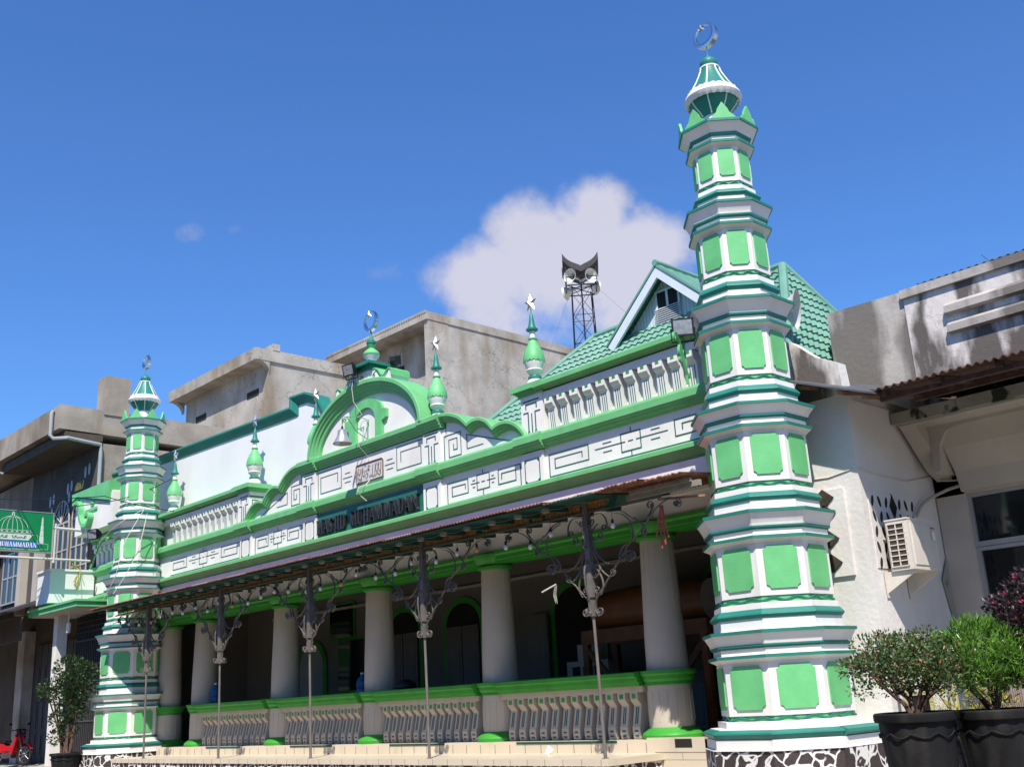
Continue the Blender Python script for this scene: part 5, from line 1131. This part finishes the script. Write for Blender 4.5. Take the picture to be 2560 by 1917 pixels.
q = MB(); sheet(q, 11.3, 16, NY + .05, 7.53, NY + 5, 7.9, .12, .014); sheet(q, 9.9, 11.5, NY + 1.5, 7.60, NY + 5, 7.9, .12, .014); q.box(9.7, 11.3, NY + 1.4, NY + 1.5, 7.45, 7.56); q.build('roof_sheet', ZINC, NB)
# concrete canopy slab with bracket
q = MB(); q.box(11.06, 16, 2.0, NY, 5.12, 5.29); q.build('canopy_slab', MOSS, NB)
q = MB(); q.box(11.12, 16, 2.06, NY, 5.085, 5.118); q.px([(NY, 4.36), (NY, 5.09), (2.12, 5.09), (2.2, 5.02), (2.75, 4.5)], 11.12, 11.36)
q.py([(11.36, 4.40), (11.45, 4.42), (11.5, 4.8), (11.62, 4.98), (11.9, 5.03), (15.9, 5.03), (15.9, 5.085), (11.36, 5.085)], 2.5, NY); q.px([(NY, 4.14), (NY, 5.06), (2.5, 5.06), (2.62, 4.75), (2.86, 4.42), (2.95, 4.14)], 11.5, 16)
q.build('canopy_bracket', PLAST, NB)
# rusty awning
q = MB(); sheet(q, 11.68, 16, .3, 5.23, NY, 5.66, .11, .022); q.build('awning_sheet', DRUST, NB)
q = MB()
for xx in (11.75, 12.5, 13.3, 14.1, 14.9): q.prism([(xx, .4, 5.14), (xx + .07, .4, 5.14), (xx + .07, NY, 5.56), (xx, NY, 5.56)], [(xx, .4, 5.215), (xx + .07, .4, 5.215), (xx + .07, NY, 5.63), (xx, NY, 5.63)])
q.box(11.7, 16, .5, .56, 5.10, 5.165); q.box(11.7, 16, 1.5, 1.56, 5.26, 5.33); q.build('awning_rafter', DRUST, NB)
# lean-to strip above the mosque's side wall
q = MB(); q.prism([(10.3, .3, 5.74), (11.75, .3, 5.19), (11.75, 3.0, 5.60), (10.3, 3.0, 6.1)], [(10.3, .3, 5.715), (11.75, .3, 5.165), (11.75, 3.0, 5.575), (10.3, 3.0, 6.075)]); q.build('lean_to_sheet', ZINC, NB)
q = MB()
for k, (xa, z0, z1) in enumerate(((10.55, 5.55, 5.9), (11.15, 5.32, 5.72), (11.5, 5.18, 5.6))): q.prism([(xa, .4, z0), (xa + .08, .4, z0 - .03), (xa + .08, 3.0, z1 - .03), (xa, 3.0, z1)], [(xa, .4, z0 + .06), (xa + .08, .4, z0 + .03), (xa + .08, 3.0, z1 + .03), (xa, 3.0, z1 + .06)])
q.build('lean_to_rafter', WOODB, NB)
# windows
q = MB(); q.box(11.50, 13.6, NY + .12, NY + .16, .9, 4.12); wd_ = q.build('glass_front', GLASS, NB)
q = MB()
for a in (((11.50, 11.55, 3.40, 4.10)), (11.50, 11.56, .9, 3.30), (12.42, 12.47, 3.40, 4.10), (12.42, 12.48, .9, 3.3), (13.54, 13.6, .9, 4.1)): q.box(a[0], a[1], NY + .06, NY + .14, a[2], a[3])
for z0, z1 in ((3.33, 3.405), (3.27, 3.322), (4.06, 4.12)): q.box(11.50, 13.6, NY + .055, NY + .145, z0, z1)
q.build('frame', ALU, wd_)
q = MB(); q.tube(smoothpath([(11.12, 2.2, 3.78), (11.12, 2.5, 4.0), (11.25, 2.98, 4.2), (11.5, 2.98, 4.24), (12.2, 2.98, 4.36), (13.2, 2.98, 4.5)], 6), .025, 7); q.tube(smoothpath([(11.2, 2.98, 4.36), (11.6, 2.96, 4.32), (12.3, 2.97, 4.44), (13.2, 2.97, 4.6)], 5), .012, 5); q.build('conduit', PLAST, NB)
q = MB(); q.prism([(11.062, NY - .02, .5), (11.062, NY - .06, 2.2), (11.062, NY - .25, 2.9), (11.062, NY - .03, 3.2), (11.062, NY, 3.2), (11.062, NY, .5)], [(11.07, NY - .02, .5), (11.07, NY - .06, 2.2), (11.07, NY - .25, 2.9), (11.07, NY - .03, 3.2), (11.07, NY, 3.2), (11.07, NY, .5)]); q.build('damp_stain', MOSS, NB)
tr_ = MB(); random.seed(3)
for k in range(14):
    a = Vector((12.0, 4.6, 7.8)); b_ = a + Vector((random.uniform(-.3, .3), random.uniform(-.2, .2), random.uniform(.15, .4))); tr_.tube([a, (a + b_) / 2 + Vector((.04, 0, .03)), b_], .005, 3)
tg_ = thing('dry_weed', (12.0, 4.6, 7.8), 'tiny dry weed growing on the roof at the upper right', 'weed'); tr_.build('stems', LEAF_DR, tg_)

# air conditioner
AC = thing('air_conditioner', (11.3, 1.3, 2.94), 'white air conditioner outdoor unit on brackets beside the perforated vent block', 'air conditioner')
X0, X1, Y0, Y1, Z0, Z1 = 11.18, 11.50, 1.10, 1.90, 2.94, 3.61
q = MB(); q.box(X0, X1, Y0 + .012, Y1, Z0, Z1); q.box(X0 - .006, X1 + .006, Y0, Y1 + .006, Z1, Z1 + .02); q.box(X1 - .0, X1 + .012, Y0 + .08, Y1 - .18, Z0 + .06, Z1 - .06); q.build('casing', ACW, AC)
q = MB(); q.box(X0 + .03, X1 - .06, Y0 + .006, Y0 + .02, Z0 + .05, Z1 - .05); q.build('intake_recess', paint('dark_intake', (.06, .04, .03), .8), AC)
q = MB()
for k in range(9): z = Z0 + .045 + k * .0715; q.box(X0 + .02, X1 - .05, Y0 - .006, Y0 + .006, z, z + .014)
for xx in (X0 + .02, (X0 + X1) / 2 - .02, X1 - .064): q.box(xx, xx + .014, Y0 - .004, Y0 + .008, Z0 + .045, Z1 - .04)
q.build('grille', ACW, AC)
q = MB(); q.box(X1 + .012, X1 + .016, Y1 - .16, Y1 - .06, Z1 - .26, Z1 - .14); q.build('rating_label', BULB, AC)
q = MB(); q.box(X1 + .012, X1 + .0165, Y1 - .17, Y1 - .05, Z1 - .10, Z1 - .085); q.build('maker_strip', REDC, AC)
for yy in (Y0 + .05, Y1 - .12): q = MB(); q.prism([(11.06, yy, Z0), (X1 - .02, yy, Z0), (X1 - .02, yy, Z0 - .04), (11.06, yy, Z0 - .28)], [(11.06, yy + .03, Z0), (X1 - .02, yy + .03, Z0), (X1 - .02, yy + .03, Z0 - .04), (11.06, yy + .03, Z0 - .28)]); q.box(11.055, 11.06, yy - .03, yy + .06, Z0 - .34, Z0 + .03); q.build('bracket', ACW, AC)

# yellowed display frame against the side wall
FR_ = thing('metal_rack', (11.3, 1.4, .5), 'yellowed metal frame rack leaning near the side wall, behind the first potted shrub', 'rack')
q = MB()
for y in (.75, 2.17): q.box(11.25, 11.29, y, y + .04, .5, 2.11)
q.box(11.25, 11.29, .75, 2.21, 2.07, 2.11); q.box(11.25, 11.29, .75, 2.21, 1.33, 1.37); q.box(11.25, 11.29, 1.45, 1.49, .5, 1.33)
q.build('frame', YFR, FR_)
q = MB()
for k in range(12): q.box(11.26, 11.28, .82 + k * .05, .84 + k * .05, 1.0, 1.33)
q.build('bars', BLACKM, FR_)
SS_ = thing('slatted_shutter', (12.0, 1.9, .5), 'pinkish ribbed roller shutter panel standing between the two black pots', 'panel')
q = MB(); q.box(11.6, 12.15, 2.3, 2.36, .5, 1.55)
for k in range(20): q.box(11.6 + k * .0275, 11.612 + k * .0275, 2.285, 2.30, .52, 1.54)
q.build('panel', paint('pinkish_slats', (.30, .23, .21), .7, .1), SS_)
GR_ = thing('drain_grate', (12.3, .2, .5), 'dark metal floor grate on the pavement between the pots', 'grate')
q = MB()
for k in range(14): q.box(11.9 + k * .05, 11.925 + k * .05, .0, .9, .5, .53)
q.box(11.88, 12.62, -.03, 0, .5, .54); q.box(11.88, 12.62, .9, .93, .5, .54); q.build('bars', BLACKM, GR_)

# ================================================================ grey concrete buildings on the left
B1 = thing('concrete_building', (-16, 2, .4), 'weathered concrete building with deep overhanging slab and roof pillar, behind the far minaret', 'building')
q = MB(); q.box(-26, -14.5, .6, 14, 5.2, 10.05); q.build('upper_wall', CONC2, B1)
q = MB(); q.prism([(-26, -.75, 10.38), (-14.5, -.75, 10.38), (-14.5, 14, 10.04), (-26, 14, 10.04)], [(-26, -.75, 11.15), (-14.5, -.75, 11.15), (-14.5, 14, 11.05), (-26, 14, 11.05)]); q.build('overhanging_slab', CONC2, B1)
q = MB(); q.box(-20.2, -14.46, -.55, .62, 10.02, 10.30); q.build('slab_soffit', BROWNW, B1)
q = MB(); q.box(-15.1, -14.46, .62, 1.45, 11.0, 12.3); q.build('roof_pillar', CONC2, B1)
q = MB(); q.box(-20.2, -14.46, .55, .61, 5.4, 10.1); q.build('shaded_front', paint('shade_painted_front', (.075, .065, .06), .9, .2, 1, .5, (.16, .16, .17), 1.2, .6, thr=.6), B1)  # dark sheet over the concrete, the slab's shade put into its colour
q = MB(); q.tube([(-14.95, -.80, 11.02), (-14.95, -.84, 10.95), (-14.95, -.84, 10.22), (-14.9, -.75, 10.12), (-14.42, -.5, 10.08), (-14.42, .55, 9.98), (-14.42, .56, 9.7), (-14.42, .56, 8.3)], .06, 10); q.tube([(-19.9, -.8, 10.7), (-19.9, -.82, 10.0), (-19.85, -.6, 9.95)], .05, 8); q.build('drain_pipe', PVC, B1, True)
for x in (-17.9, -16.3):
    q = MB(); q.py(archpoly(x, x + 1.35, 5.6, 7.9, .75), .535, .552); f = q.build('arched_window', GLASS, B1)
    q = MB()
    for a in [PI * k / 6 for k in range(7)]: q.tube([(x + .675, .52, 7.9), (x + .675 + .67 * math.cos(a), .52, 7.9 + .74 * math.sin(a))], .02, 4)
    q.tube([(u, .52, v) for u, v in arcp(x + .675, 7.9, .67, .74, 0, PI, 12)], .03, 4)
    for k in range(4): q.box(x + k * .44, x + k * .44 + .05, .50, .54, 5.6, 7.9)
    for z in (5.65, 6.3, 6.95, 7.85): q.box(x, x + 1.35, .505, .545, z, z + .045)
    q.build('frame', PLAST, f)
for (x, z) in ((-16.9, 9.0), (-16.6, 9.05), (-16.75, 8.7), (-15.5, 9.3), (-15.2, 9.35), (-18.4, 8.8), (-18.1, 8.85), (-18.2, 8.4)): 
    q = MB(); q.py([(x + .08 * math.cos(t), z + .2 * math.sin(t)) for t in [PI * k / 5 for k in range(10)]], .535, .56); q.build('ventilation_slot', ALU, B1)
q = MB()
for k in range(20): a = Vector((-14.6 + .03 * k, -.1, 8.45)); q.tube([a, a + Vector((random.uniform(-.1, .1), 0, random.uniform(.08, .25)))], .01, 3)
q.build('tufts', LEAF_DR, tag(thing('weed_tuft', (-14.4, -.1, 8.4), 'dry weed tuft on the light green sloped hood at the left', 'weed')))
q = MB()
for k in range(40):
    a = Vector((-14.2 + random.uniform(-.15, .15), .0, 5.95)); q.tube([a, a + Vector((random.uniform(-.2, .2), random.uniform(-.2, 0), random.uniform(-.6, .3)))], .012, 3)
q.build('tufts', LEAF_YE, thing('hanging_weed', (-14.2, 0, 5.95), 'yellowish hanging weed on top of the white balcony block at the left', 'weed'))

B2 = thing('concrete_building', (-17, 9, .4), 'middle grey concrete building with curved corbels under its roof slab', 'building')
q = MB(); q.prism([(-21.6, 6.9, 4), (-15.03, 6.9, 4), (-15.03, 14.3, 4), (-21.6, 14.3, 4)], [(-21.6, 6.9, 14.05), (-15.03, 6.9, 14.05), (-15.03, 14.3, 14.05), (-21.6, 14.3, 14.05)]); q.build('wall', CONC, B2)
q = MB(); q.box(-22, -14.96, 6.30, 14.35, 14.05, 14.5); q.box(-15.5, -14.94, 7.0, 7.3, 14.5, 14.75); q.build('roof_slab', CONC, B2)
for x in (-22, -15.22):
    q = MB(); q.px([(6.9, 13.6), (6.9, 14.06), (6.32, 14.06)] + [(6.32 + .58 * math.sin(t), 14.06 - .46 + .46 * math.cos(t)) for t in [PI / 2 * k / 6 for k in range(1, 6)]], x, x + .24); q.build('corbel', CONC, B2)
for x in (-20.7, -16.6): q = MB(); q.box(x, x + .85, 6.88, 6.92, 12.95, 13.2); q.build('vent_slot', DARKROOM, B2)
B3 = thing('concrete_building', (-18, 17, .4), 'tall grey concrete building with plain cracked side wall and flat overhanging roof, behind the pediment', 'building')
q = MB(); q.box(-22.2, -15, 15.5, 30, 5, 17.3); q.box(-15.25, -14.98, 14.5, 15.6, 5, 17.3); q.build('wall', CONC, B3)
q = MB(); q.box(-22.6, -14.95, 14.4, 30, 17.3, 17.66); q.build('roof_slab', CONC, B3)
q = MB()
for k in range(60): q.box(-22.6 + k * .128, -22.54 + k * .128, 14.36, 14.42, 17.6, 17.70)
q.build('coping_bumps', CONC, B3)
q = MB(); q.box(-19.8, -18.0, 15.47, 15.51, 15.7, 16.2); q.build('vent_slot', DARKROOM, B3)

# ================================================================ left shophouse
LS = thing('shophouse', (-20, 1, .4), 'dark wooden shophouse with sloping eave and grey folding doors at the left edge', 'building')
q = MB(); q.box(-27, -14.52, .7, 1.0, .3, 5.2); q.build('front_wall', BROWNW, LS)
q = MB()
for k in range(8):
    x = -18.9 + k * .52; q.box(x, x + .48, .62, .68, .45, 4.1)
    for z0, z1 in ((.7, 1.3), (1.5, 2.3), (2.5, 3.4)): q.box(x + .10, x + .38, .60, .62, z0, z1)
q.build('folding_door', SHUT, LS)
q = MB(); q.box(-19.9, -19.3, .35, .7, .3, 4.6); q.build('pillar', paint('peeling_white_pillar', (.42, .38, .34), .8, .2, 2, .7, (.2, .15, .1), 2, .3), LS)
q = MB(); q.prism([(-27, -2.1, 4.62), (-15.1, -2.1, 4.62), (-15.1, .65, 5.55), (-27, .65, 5.55)], [(-27, -2.1, 4.70), (-15.1, -2.1, 4.70), (-15.1, .65, 5.63), (-27, .65, 5.63)]); q.build('eave_roof', RIPE, LS)
q = MB(); q.box(-27, -15.15, -2.13, -2.1, 4.42, 4.60); q.box(-27, -15.2, -1.2, -1.15, 4.0, 4.7); q.build('eave_board', BROWNW, LS)
q = MB(); q.prism([(-17.2, -1.8, 4.80), (-15.6, -1.0, 5.08), (-15.6, -.7, 5.19), (-17.2, -1.5, 4.91)], [(-17.2, -1.8, 4.83), (-15.6, -1.0, 5.11), (-15.6, -.7, 5.22), (-17.2, -1.5, 4.94)]); q.build('loose_sheet', ZINC, LS)
q = MB(); q.box(-27, -20.3, .5, .7, 5.2, 8.3); q.build('upper_storey', BROWNW, LS)
for x in (-24.5, -22.3):
    q = MB(); q.box(x, x + 1.7, .46, .505, 5.7, 7.5); f = q.build('window', GLASS, LS); q = MB()
    for k in range(4): q.box(x + k * .55, x + k * .55 + .06, .43, .47, 5.7, 7.5)
    for z in (5.7, 6.6, 7.44): q.box(x, x + 1.71, .435, .475, z, z + .06)
    q.build('frame', ALU, f)
for x in (-20.4, -18.9): q = MB(); q.box(x, x + .35, .3, .55, 5.2, 7.6); q.build('upper_pillar', PLAST, LS)
q = MB()
for k in range(26): q.box(-26 + k * .23, -25.85 + k * .23, -.2, 1.4, 8.3 + .02 * (k % 3), 8.42 + .02 * (k % 3))
q.build('roof_tiles', WOODB, LS)

# ================================================================ plants
def pot(t, cx, cy, z0, z1, r, smooth=True):
    q = MB(); h = z1 - z0; n = 48; pr = [(.62, 0), (.66, .04), (.78, .35), (.86, .65), (.90, .86), (.91, .90), (1.0, .905), (1.02, .93), (1.02, .985), (.98, 1.0), (.90, 1.0), (.88, .90)]
    q.lathe([(r * a, z0 + h * b_) for a, b_ in pr], n, cx, cy, cap=False)
    for j in range(1, 6):
        for k in range(n):
            x, y, z = q.v[j * n + k]; f = 1 + (.018 if (k % 4) < 2 else -.01) * (1 if j < 5 else 0); q.v[j * n + k] = (cx + (x - cx) * f, cy + (y - cy) * f, z)
    P = [(cx + r * .925 * math.cos(2 * PI * k / 64), cy + r * .925 * math.sin(2 * PI * k / 64), z0 + h * (.80 - .055 * abs(math.sin(2 * PI * k / 64 * 5)))) for k in range(65)]
    q.tube(P, r * .022, 5); q.f.append(tuple(range(n))); q.m.append(0); q.build('pot', BLACKP, t, True)
    q = MB(); q.lathe([(r * .90, z1 - h * .08), (r * .3, z1 - h * .05), (.01, z1 - h * .05)], 20, cx, cy, cap=False); q.build('soil', SOIL, t)
def leaf(mb, p, d, L, w, m=0):
    d = d.normalized(); s_ = d.cross(Vector((random.gauss(0, 1), random.gauss(0, 1), random.gauss(0, 1)))).normalized(); n = s_.cross(d)
    mb.add([p, p + d * L * .5 + s_ * w * .5 + n * L * .06, p + d * L, p + d * L * .5 - s_ * w * .5 + n * L * .06], [(0, 1, 2), (0, 2, 3)], m)
def rv(): 
    while True:
        v = Vector((random.uniform(-1, 1), random.uniform(-1, 1), random.uniform(-1, 1)))
        if .05 < v.length < 1: return v
def clump(mb, c, r, n, L, w, ms=(0,), upb=.4, wts=None, shell=.5):
    c = Vector(c)
    for _ in range(n):
        v = rv(); v = v.normalized() * (v.length ** shell); p = c + Vector((v.x * r[0], v.y * r[1], v.z * r[2])); d = v.normalized() + Vector((0, 0, upb)) + rv() * .8
        leaf(mb, p, d, L * random.uniform(.7, 1.3), w * random.uniform(.7, 1.2), random.choices(ms, wts)[0] if wts else random.choice(ms))
def branch(mb, a, b_, r0, r1, bend=.1, n=6):
    a, b_ = Vector(a), Vector(b_); off = rv() * bend; P = [a.lerp(b_, t / n) + off * math.sin(PI * t / n) for t in range(n + 1)]; mb.tube(P, [r0 + (r1 - r0) * t / n for t in range(n + 1)], 6); return P
random.seed(11)
PX, PYy = 13.67, -3.67
t1 = thing('potted_shrub', (PX, PYy, .5), 'airy shrub with bare forked branches in the black pot nearest the near minaret', 'potted plant')
pot(t1, PX, PYy, .5, 1.275, .34)
tr = MB(); lf = MB(); base = Vector((PX, PYy, 1.25)); tips = []
vr, vu = Vector((.74, .67, 0)), Vector((0, 0, 1)); vd = Vector((-.67, .74, 0))
for (u, w_, dpt) in ((-.30, .32, .0), (-.16, .42, .15), (.12, .46, -.1), (.28, .36, .05), (.02, .40, .2), (.20, .30, -.2)):
    k = base + vr * u * .45 + vu * w_ * .42 + vd * dpt * .5; b0 = base + vr * u * .12; branch(tr, b0, k, .022, .015, .04)
    for _ in range(5):
        e = k + vr * (u * .5 + random.uniform(-.16, .16)) + vu * random.uniform(.08, .32) + vd * random.uniform(-.2, .2); branch(tr, k, e, .012, .005, .04)
        for _ in range(3):
            e2 = e + vr * random.uniform(-.14, .14) + vu * random.uniform(-.03, .16) + vd * random.uniform(-.12, .12); branch(tr, e, e2, .005, .0025, .02, 3); tips.append(e2)
tr.build('branches', BARK, t1, True)
for e in tips: clump(lf, e, (.11, .11, .08), 60, .036, .020, (0, 0, 0, 0, 0, 0, 0, 0, 0, 0, 1), .5)
for _ in range(34):
    u = random.uniform(-.46, .42); z = .22 + random.uniform(0, .50) * (1 - abs(u) * .9); clump(lf, base + vr * u + vd * random.uniform(-.28, .25) + vu * z, (.10, .10, .08), 60, .036, .020, (0, 0, 0, 0, 0, 0, 0, 0, 0, 0, 0, 0, 1), .5)
lf.build('foliage', [LEAF_OL, LEAF_TIP], t1)
P2 = (14.13, -3.20)
t2 = thing('potted_shrub', (P2[0], P2[1], .5), 'dense bright green long-leaved shrub in the second black pot from the left', 'potted plant')
pot(t2, P2[0], P2[1], .5, 1.265, .345)
tr = MB(); lf = MB(); base = Vector((P2[0], P2[1], 1.24))
for _ in range(9): branch(tr, base + rv() * .03, base + vr * random.uniform(-.3, .3) + vd * random.uniform(-.25, .25) + vu * random.uniform(.25, .5), .015, .006, .05)
tr.build('branches', BARK, t2, True)
for _ in range(120):
    v = rv(); v = v.normalized() * v.length ** .6; c_ = base + vr * (.02 + v.x * .40) + vd * v.y * .34 + vu * (.46 + v.z * .31); clump(lf, c_, (.075, .075, .07), 34, .075, .016, (0,), 1.1)
lf.build('foliage', [LEAF_BR], t2)
P3 = (14.62, -2.72)
t3 = thing('potted_shrub', (P3[0], P3[1], .5), 'dark purplish shrub with small pink flowers at the right edge', 'potted plant')
pot(t3, P3[0], P3[1], .5, 1.265, .345)
tr = MB(); lf = MB(); base = Vector((P3[0], P3[1], 1.24))
for _ in range(9): branch(tr, base + rv() * .03, base + vr * random.uniform(-.4, .3) + vd * random.uniform(-.3, .3) + vu * random.uniform(.3, .9), .018, .006, .06)
tr.build('branches', BARK, t3, True)
for _ in range(170):
    v = rv(); v = v.normalized() * v.length ** .5; c_ = base + vr * (-.04 + v.x * .50) + vd * v.y * .42 + vu * (.66 + v.z * .56); clump(lf, c_, (.11, .11, .09), 60, .042, .028, (0, 0, 0, 0, 0, 0, 0, 0, 0, 0, 0, 0, 0, 0, 0, 0, 0, 0, 0, 0, 0, 0, 0, 0, 0, 1), .4)
for _ in range(14):
    v = rv().normalized(); c_ = base + vr * (-.08 + v.x * .56) + vd * v.y * .46 + vu * (.62 + v.z * .55); clump(lf, c_, (.02, .02, .02), 14, .025, .02, (1,), .2)
lf.build('foliage', [LEAF_DK, LEAF_PK], t3)
t4 = thing('potted_shrub', (13.55, -2.35, .5), 'yellow-green feathery shrub low behind the first and second black pots', 'potted plant')
pot(t4, 13.55, -2.35, .5, .98, .22)
tr = MB(); lf = MB(); base = Vector((13.55, -2.35, .96))
for k in range(16):
    e = base + vr * random.uniform(-.42, .45) + vd * random.uniform(-.2, .2) + vu * random.uniform(.15, .62); branch(tr, base + rv() * .05, e, .008, .004, .05); clump(lf, e, (.11, .11, .09), 110, .035, .010, (0,), .6)
tr.build('branches', BARK, t4, True); lf.build('foliage', [LEAF_YE], t4)
# topiary at the far minaret
P5 = (-10.75, -1.35)
t5 = thing('potted_topiary', (P5[0], P5[1], .2), 'dark green cloud-pruned shrub with several stems in a black pot beside the far minaret', 'potted plant')
pot(t5, P5[0], P5[1], gz(*P5), .865, .40)
tr = MB(); lf = MB(); base = Vector((P5[0], P5[1], .84))
def at(u, v):  # offset in metres across / up
    return base + vr * u + vu * v
balls = [(-.02, 2.1, .42), (.28, 1.95, .42), (.08, 1.72, .40), (-.52, 1.62, .32), (-.30, 1.45, .30), (.42, 1.55, .30), (.02, 1.12, .34), (-.25, .86, .24), (.25, 1.0, .22), (.02, .62, .24), (-.28, .42, .22), (.12, 1.35, .30), (-.62, 1.5, .2)]
for u, v, r in balls:
    branch(tr, base + vr * random.uniform(-.12, .15) + vd * random.uniform(-.1, .1), at(u, v), .035, .014, .08)
    for _ in range(int(260 * r * r / .08)):
        w_ = rv(); w_ = w_.normalized() * w_.length ** .45; p = at(u, v) + Vector((w_.x * r, w_.y * r, w_.z * r * .8)); leaf(lf, p, w_ + rv() * .7 + Vector((0, 0, .4)), .085, .045, 0 if random.random() < .93 else 1)
tr.build('stems', BARK, t5, True); lf.build('foliage', [LEAF_DG, LEAF_OL], t5)

# ================================================================ motorbike
MBK = thing('motorbike', (-17.8, -.35, .43), 'red and black underbone motorbike parked by the peeling pillar at the left edge', 'motorbike')
bx, by, bz = -17.8, -.35, .43
ax = Vector((.93, .36, 0)).normalized(); sd = Vector((-.36, .93, 0)).normalized()
def mp(u, s_, z): return Vector((bx, by, bz)) + ax * u + sd * s_ + Vector((0, 0, z))
def wheel(u):
    q = MB(); n = 28
    for R0, r_ in ((.29, .035),): q.tube([mp(u + R0 * math.cos(2 * PI * k / n), 0, .32 + R0 * math.sin(2 * PI * k / n)) for k in range(n + 1)], r_, 8)
    w = q.build('wheel', RUB, MBK, True); q = MB(); q.tube([mp(u + .235 * math.cos(2 * PI * k / n), 0, .32 + .235 * math.sin(2 * PI * k / n)) for k in range(n + 1)], .014, 6)
    for k in range(10): a = 2 * PI * k / 10; q.tube([mp(u, 0, .32), mp(u + .23 * math.cos(a), 0, .32 + .23 * math.sin(a))], .008, 4)
    q.tube([mp(u, -.06, .32), mp(u, .06, .32)], .04, 10); q.build('rim', STEEL, w)
wheel(.62); wheel(-.60)
q = MB()
for s_ in (-.07, .07): q.tube([mp(.62, s_, .32), mp(.42, s_, .86), mp(.36, s_ * .5, 1.0)], .018, 6)
q.build('fork', STEEL, MBK)
q = MB(); q.prism([mp(u, -.05, z) for u, z in ((.30, .95), (.44, .93), (.30, .42), (.12, .34), (.14, .5))], [mp(u, .05, z) for u, z in ((.30, .95), (.44, .93), (.30, .42), (.12, .34), (.14, .5))]); q.prism([mp(.36, -.17, .92), mp(.44, -.17, .84), mp(.22, -.13, .34), mp(.14, -.13, .38)], [mp(.36, .17, .92), mp(.44, .17, .84), mp(.22, .13, .34), mp(.14, .13, .38)]); q.build('leg_shield', RED, MBK)
q = MB(); q.prism([mp(u, -.10, z) for u, z in ((-.85, .78), (-.2, .66), (.1, .42), (-.1, .36), (-.55, .48), (-.9, .66))], [mp(u, .10, z) for u, z in ((-.85, .78), (-.2, .66), (.1, .42), (-.1, .36), (-.55, .48), (-.9, .66))]); q.build('body', RED, MBK)
q = MB(); q.prism([mp(u, -.12, z) for u, z in ((-.88, .86), (-.5, .84), (-.12, .76), (-.1, .68), (-.5, .72), (-.88, .78))], [mp(u, .12, z) for u, z in ((-.88, .86), (-.5, .84), (-.12, .76), (-.1, .68), (-.5, .72), (-.88, .78))]); q.build('seat', BLACKM, MBK)
q = MB(); q.tube([mp(.30, -.34, 1.02), mp(.36, -.12, 1.06), mp(.38, 0, 1.03), mp(.36, .12, 1.06), mp(.30, .34, 1.02)], .014, 6); q.build('handlebar', BLACKM, MBK)
q = MB(); q.prism([mp(.44, -.13, 1.08), mp(.50, -.11, .92), mp(.36, -.1, .90), mp(.32, -.12, 1.08)], [mp(.44, .13, 1.08), mp(.50, .11, .92), mp(.36, .1, .90), mp(.32, .12, 1.08)]); q.build('headlight_cowl', BLACKM, MBK)
q = MB(); q.tube([mp(.45, 0, 1.0), mp(.515, 0, .985)], .055, 12); q.build('headlight', STEEL, MBK)
q = MB()
for s_ in (-1, 1): q.tube([mp(.33, .26 * s_, 1.04), mp(.34, .32 * s_, 1.2)], .006, 4); q.obox(mp(.34, .34 * s_, 1.22), (ax, sd, (0, 0, 1)), (.008, .05, .035))
q.build('mirrors', BLACKM, MBK)
q = MB(); q.obox(mp(-.05, 0, .34), (ax, sd, (0, 0, 1)), (.2, .1, .11)); q.tube([mp(-.1, .12, .28), mp(-.85, .14, .38)], .035, 8); q.tube([mp(-.6, .1, .32), mp(-.55, .1, .7)], .02, 6); q.build('engine', STEEL, MBK)
q = MB(); q.prism([mp(.62 + .33 * math.cos(a), -.05, .32 + .33 * math.sin(a)) for a in [PI * .15 + PI * .55 * k / 8 for k in range(9)]] + [mp(.62 + .35 * math.cos(a), -.05, .32 + .35 * math.sin(a)) for a in [PI * .70 - PI * .55 * k / 8 for k in range(9)]], [mp(.62 + .33 * math.cos(a), .05, .32 + .33 * math.sin(a)) for a in [PI * .15 + PI * .55 * k / 8 for k in range(9)]] + [mp(.62 + .35 * math.cos(a), .05, .32 + .35 * math.sin(a)) for a in [PI * .70 - PI * .55 * k / 8 for k in range(9)]]); q.build('mudguard', RED, MBK)
PLK = thing('wooden_plank', (-16.7, -1.1, .38), 'reddish wooden plank lying on the ground in front of the motorbike', 'plank')
q = MB(); q.obox((-16.7, -1.0, .41), ((.97, .24, 0), (-.24, .97, 0), (0, 0, 1)), (1.4, .06, .03)); q.obox((-16.9, -1.25, .41), ((.95, .3, 0), (-.3, .95, 0), (0, 0, 1)), (1.2, .04, .02)); q.build('board', WOODR, PLK)
LIT = thing('litter', (5.4, -.2, .70), 'crumpled white wrapper lying on the tiled step near the rightmost canopy post', 'litter')
q = MB(); q.add([(5.36, .05, .695), (5.47, .02, .695), (5.50, .12, .76), (5.40, .15, .79), (5.43, .06, .83), (5.36, .12, .74)], [(0, 1, 4), (1, 2, 4), (2, 3, 4), (3, 5, 4), (5, 0, 4), (0, 1, 2, 3, 5)]); q.build('paper', BULB, LIT)
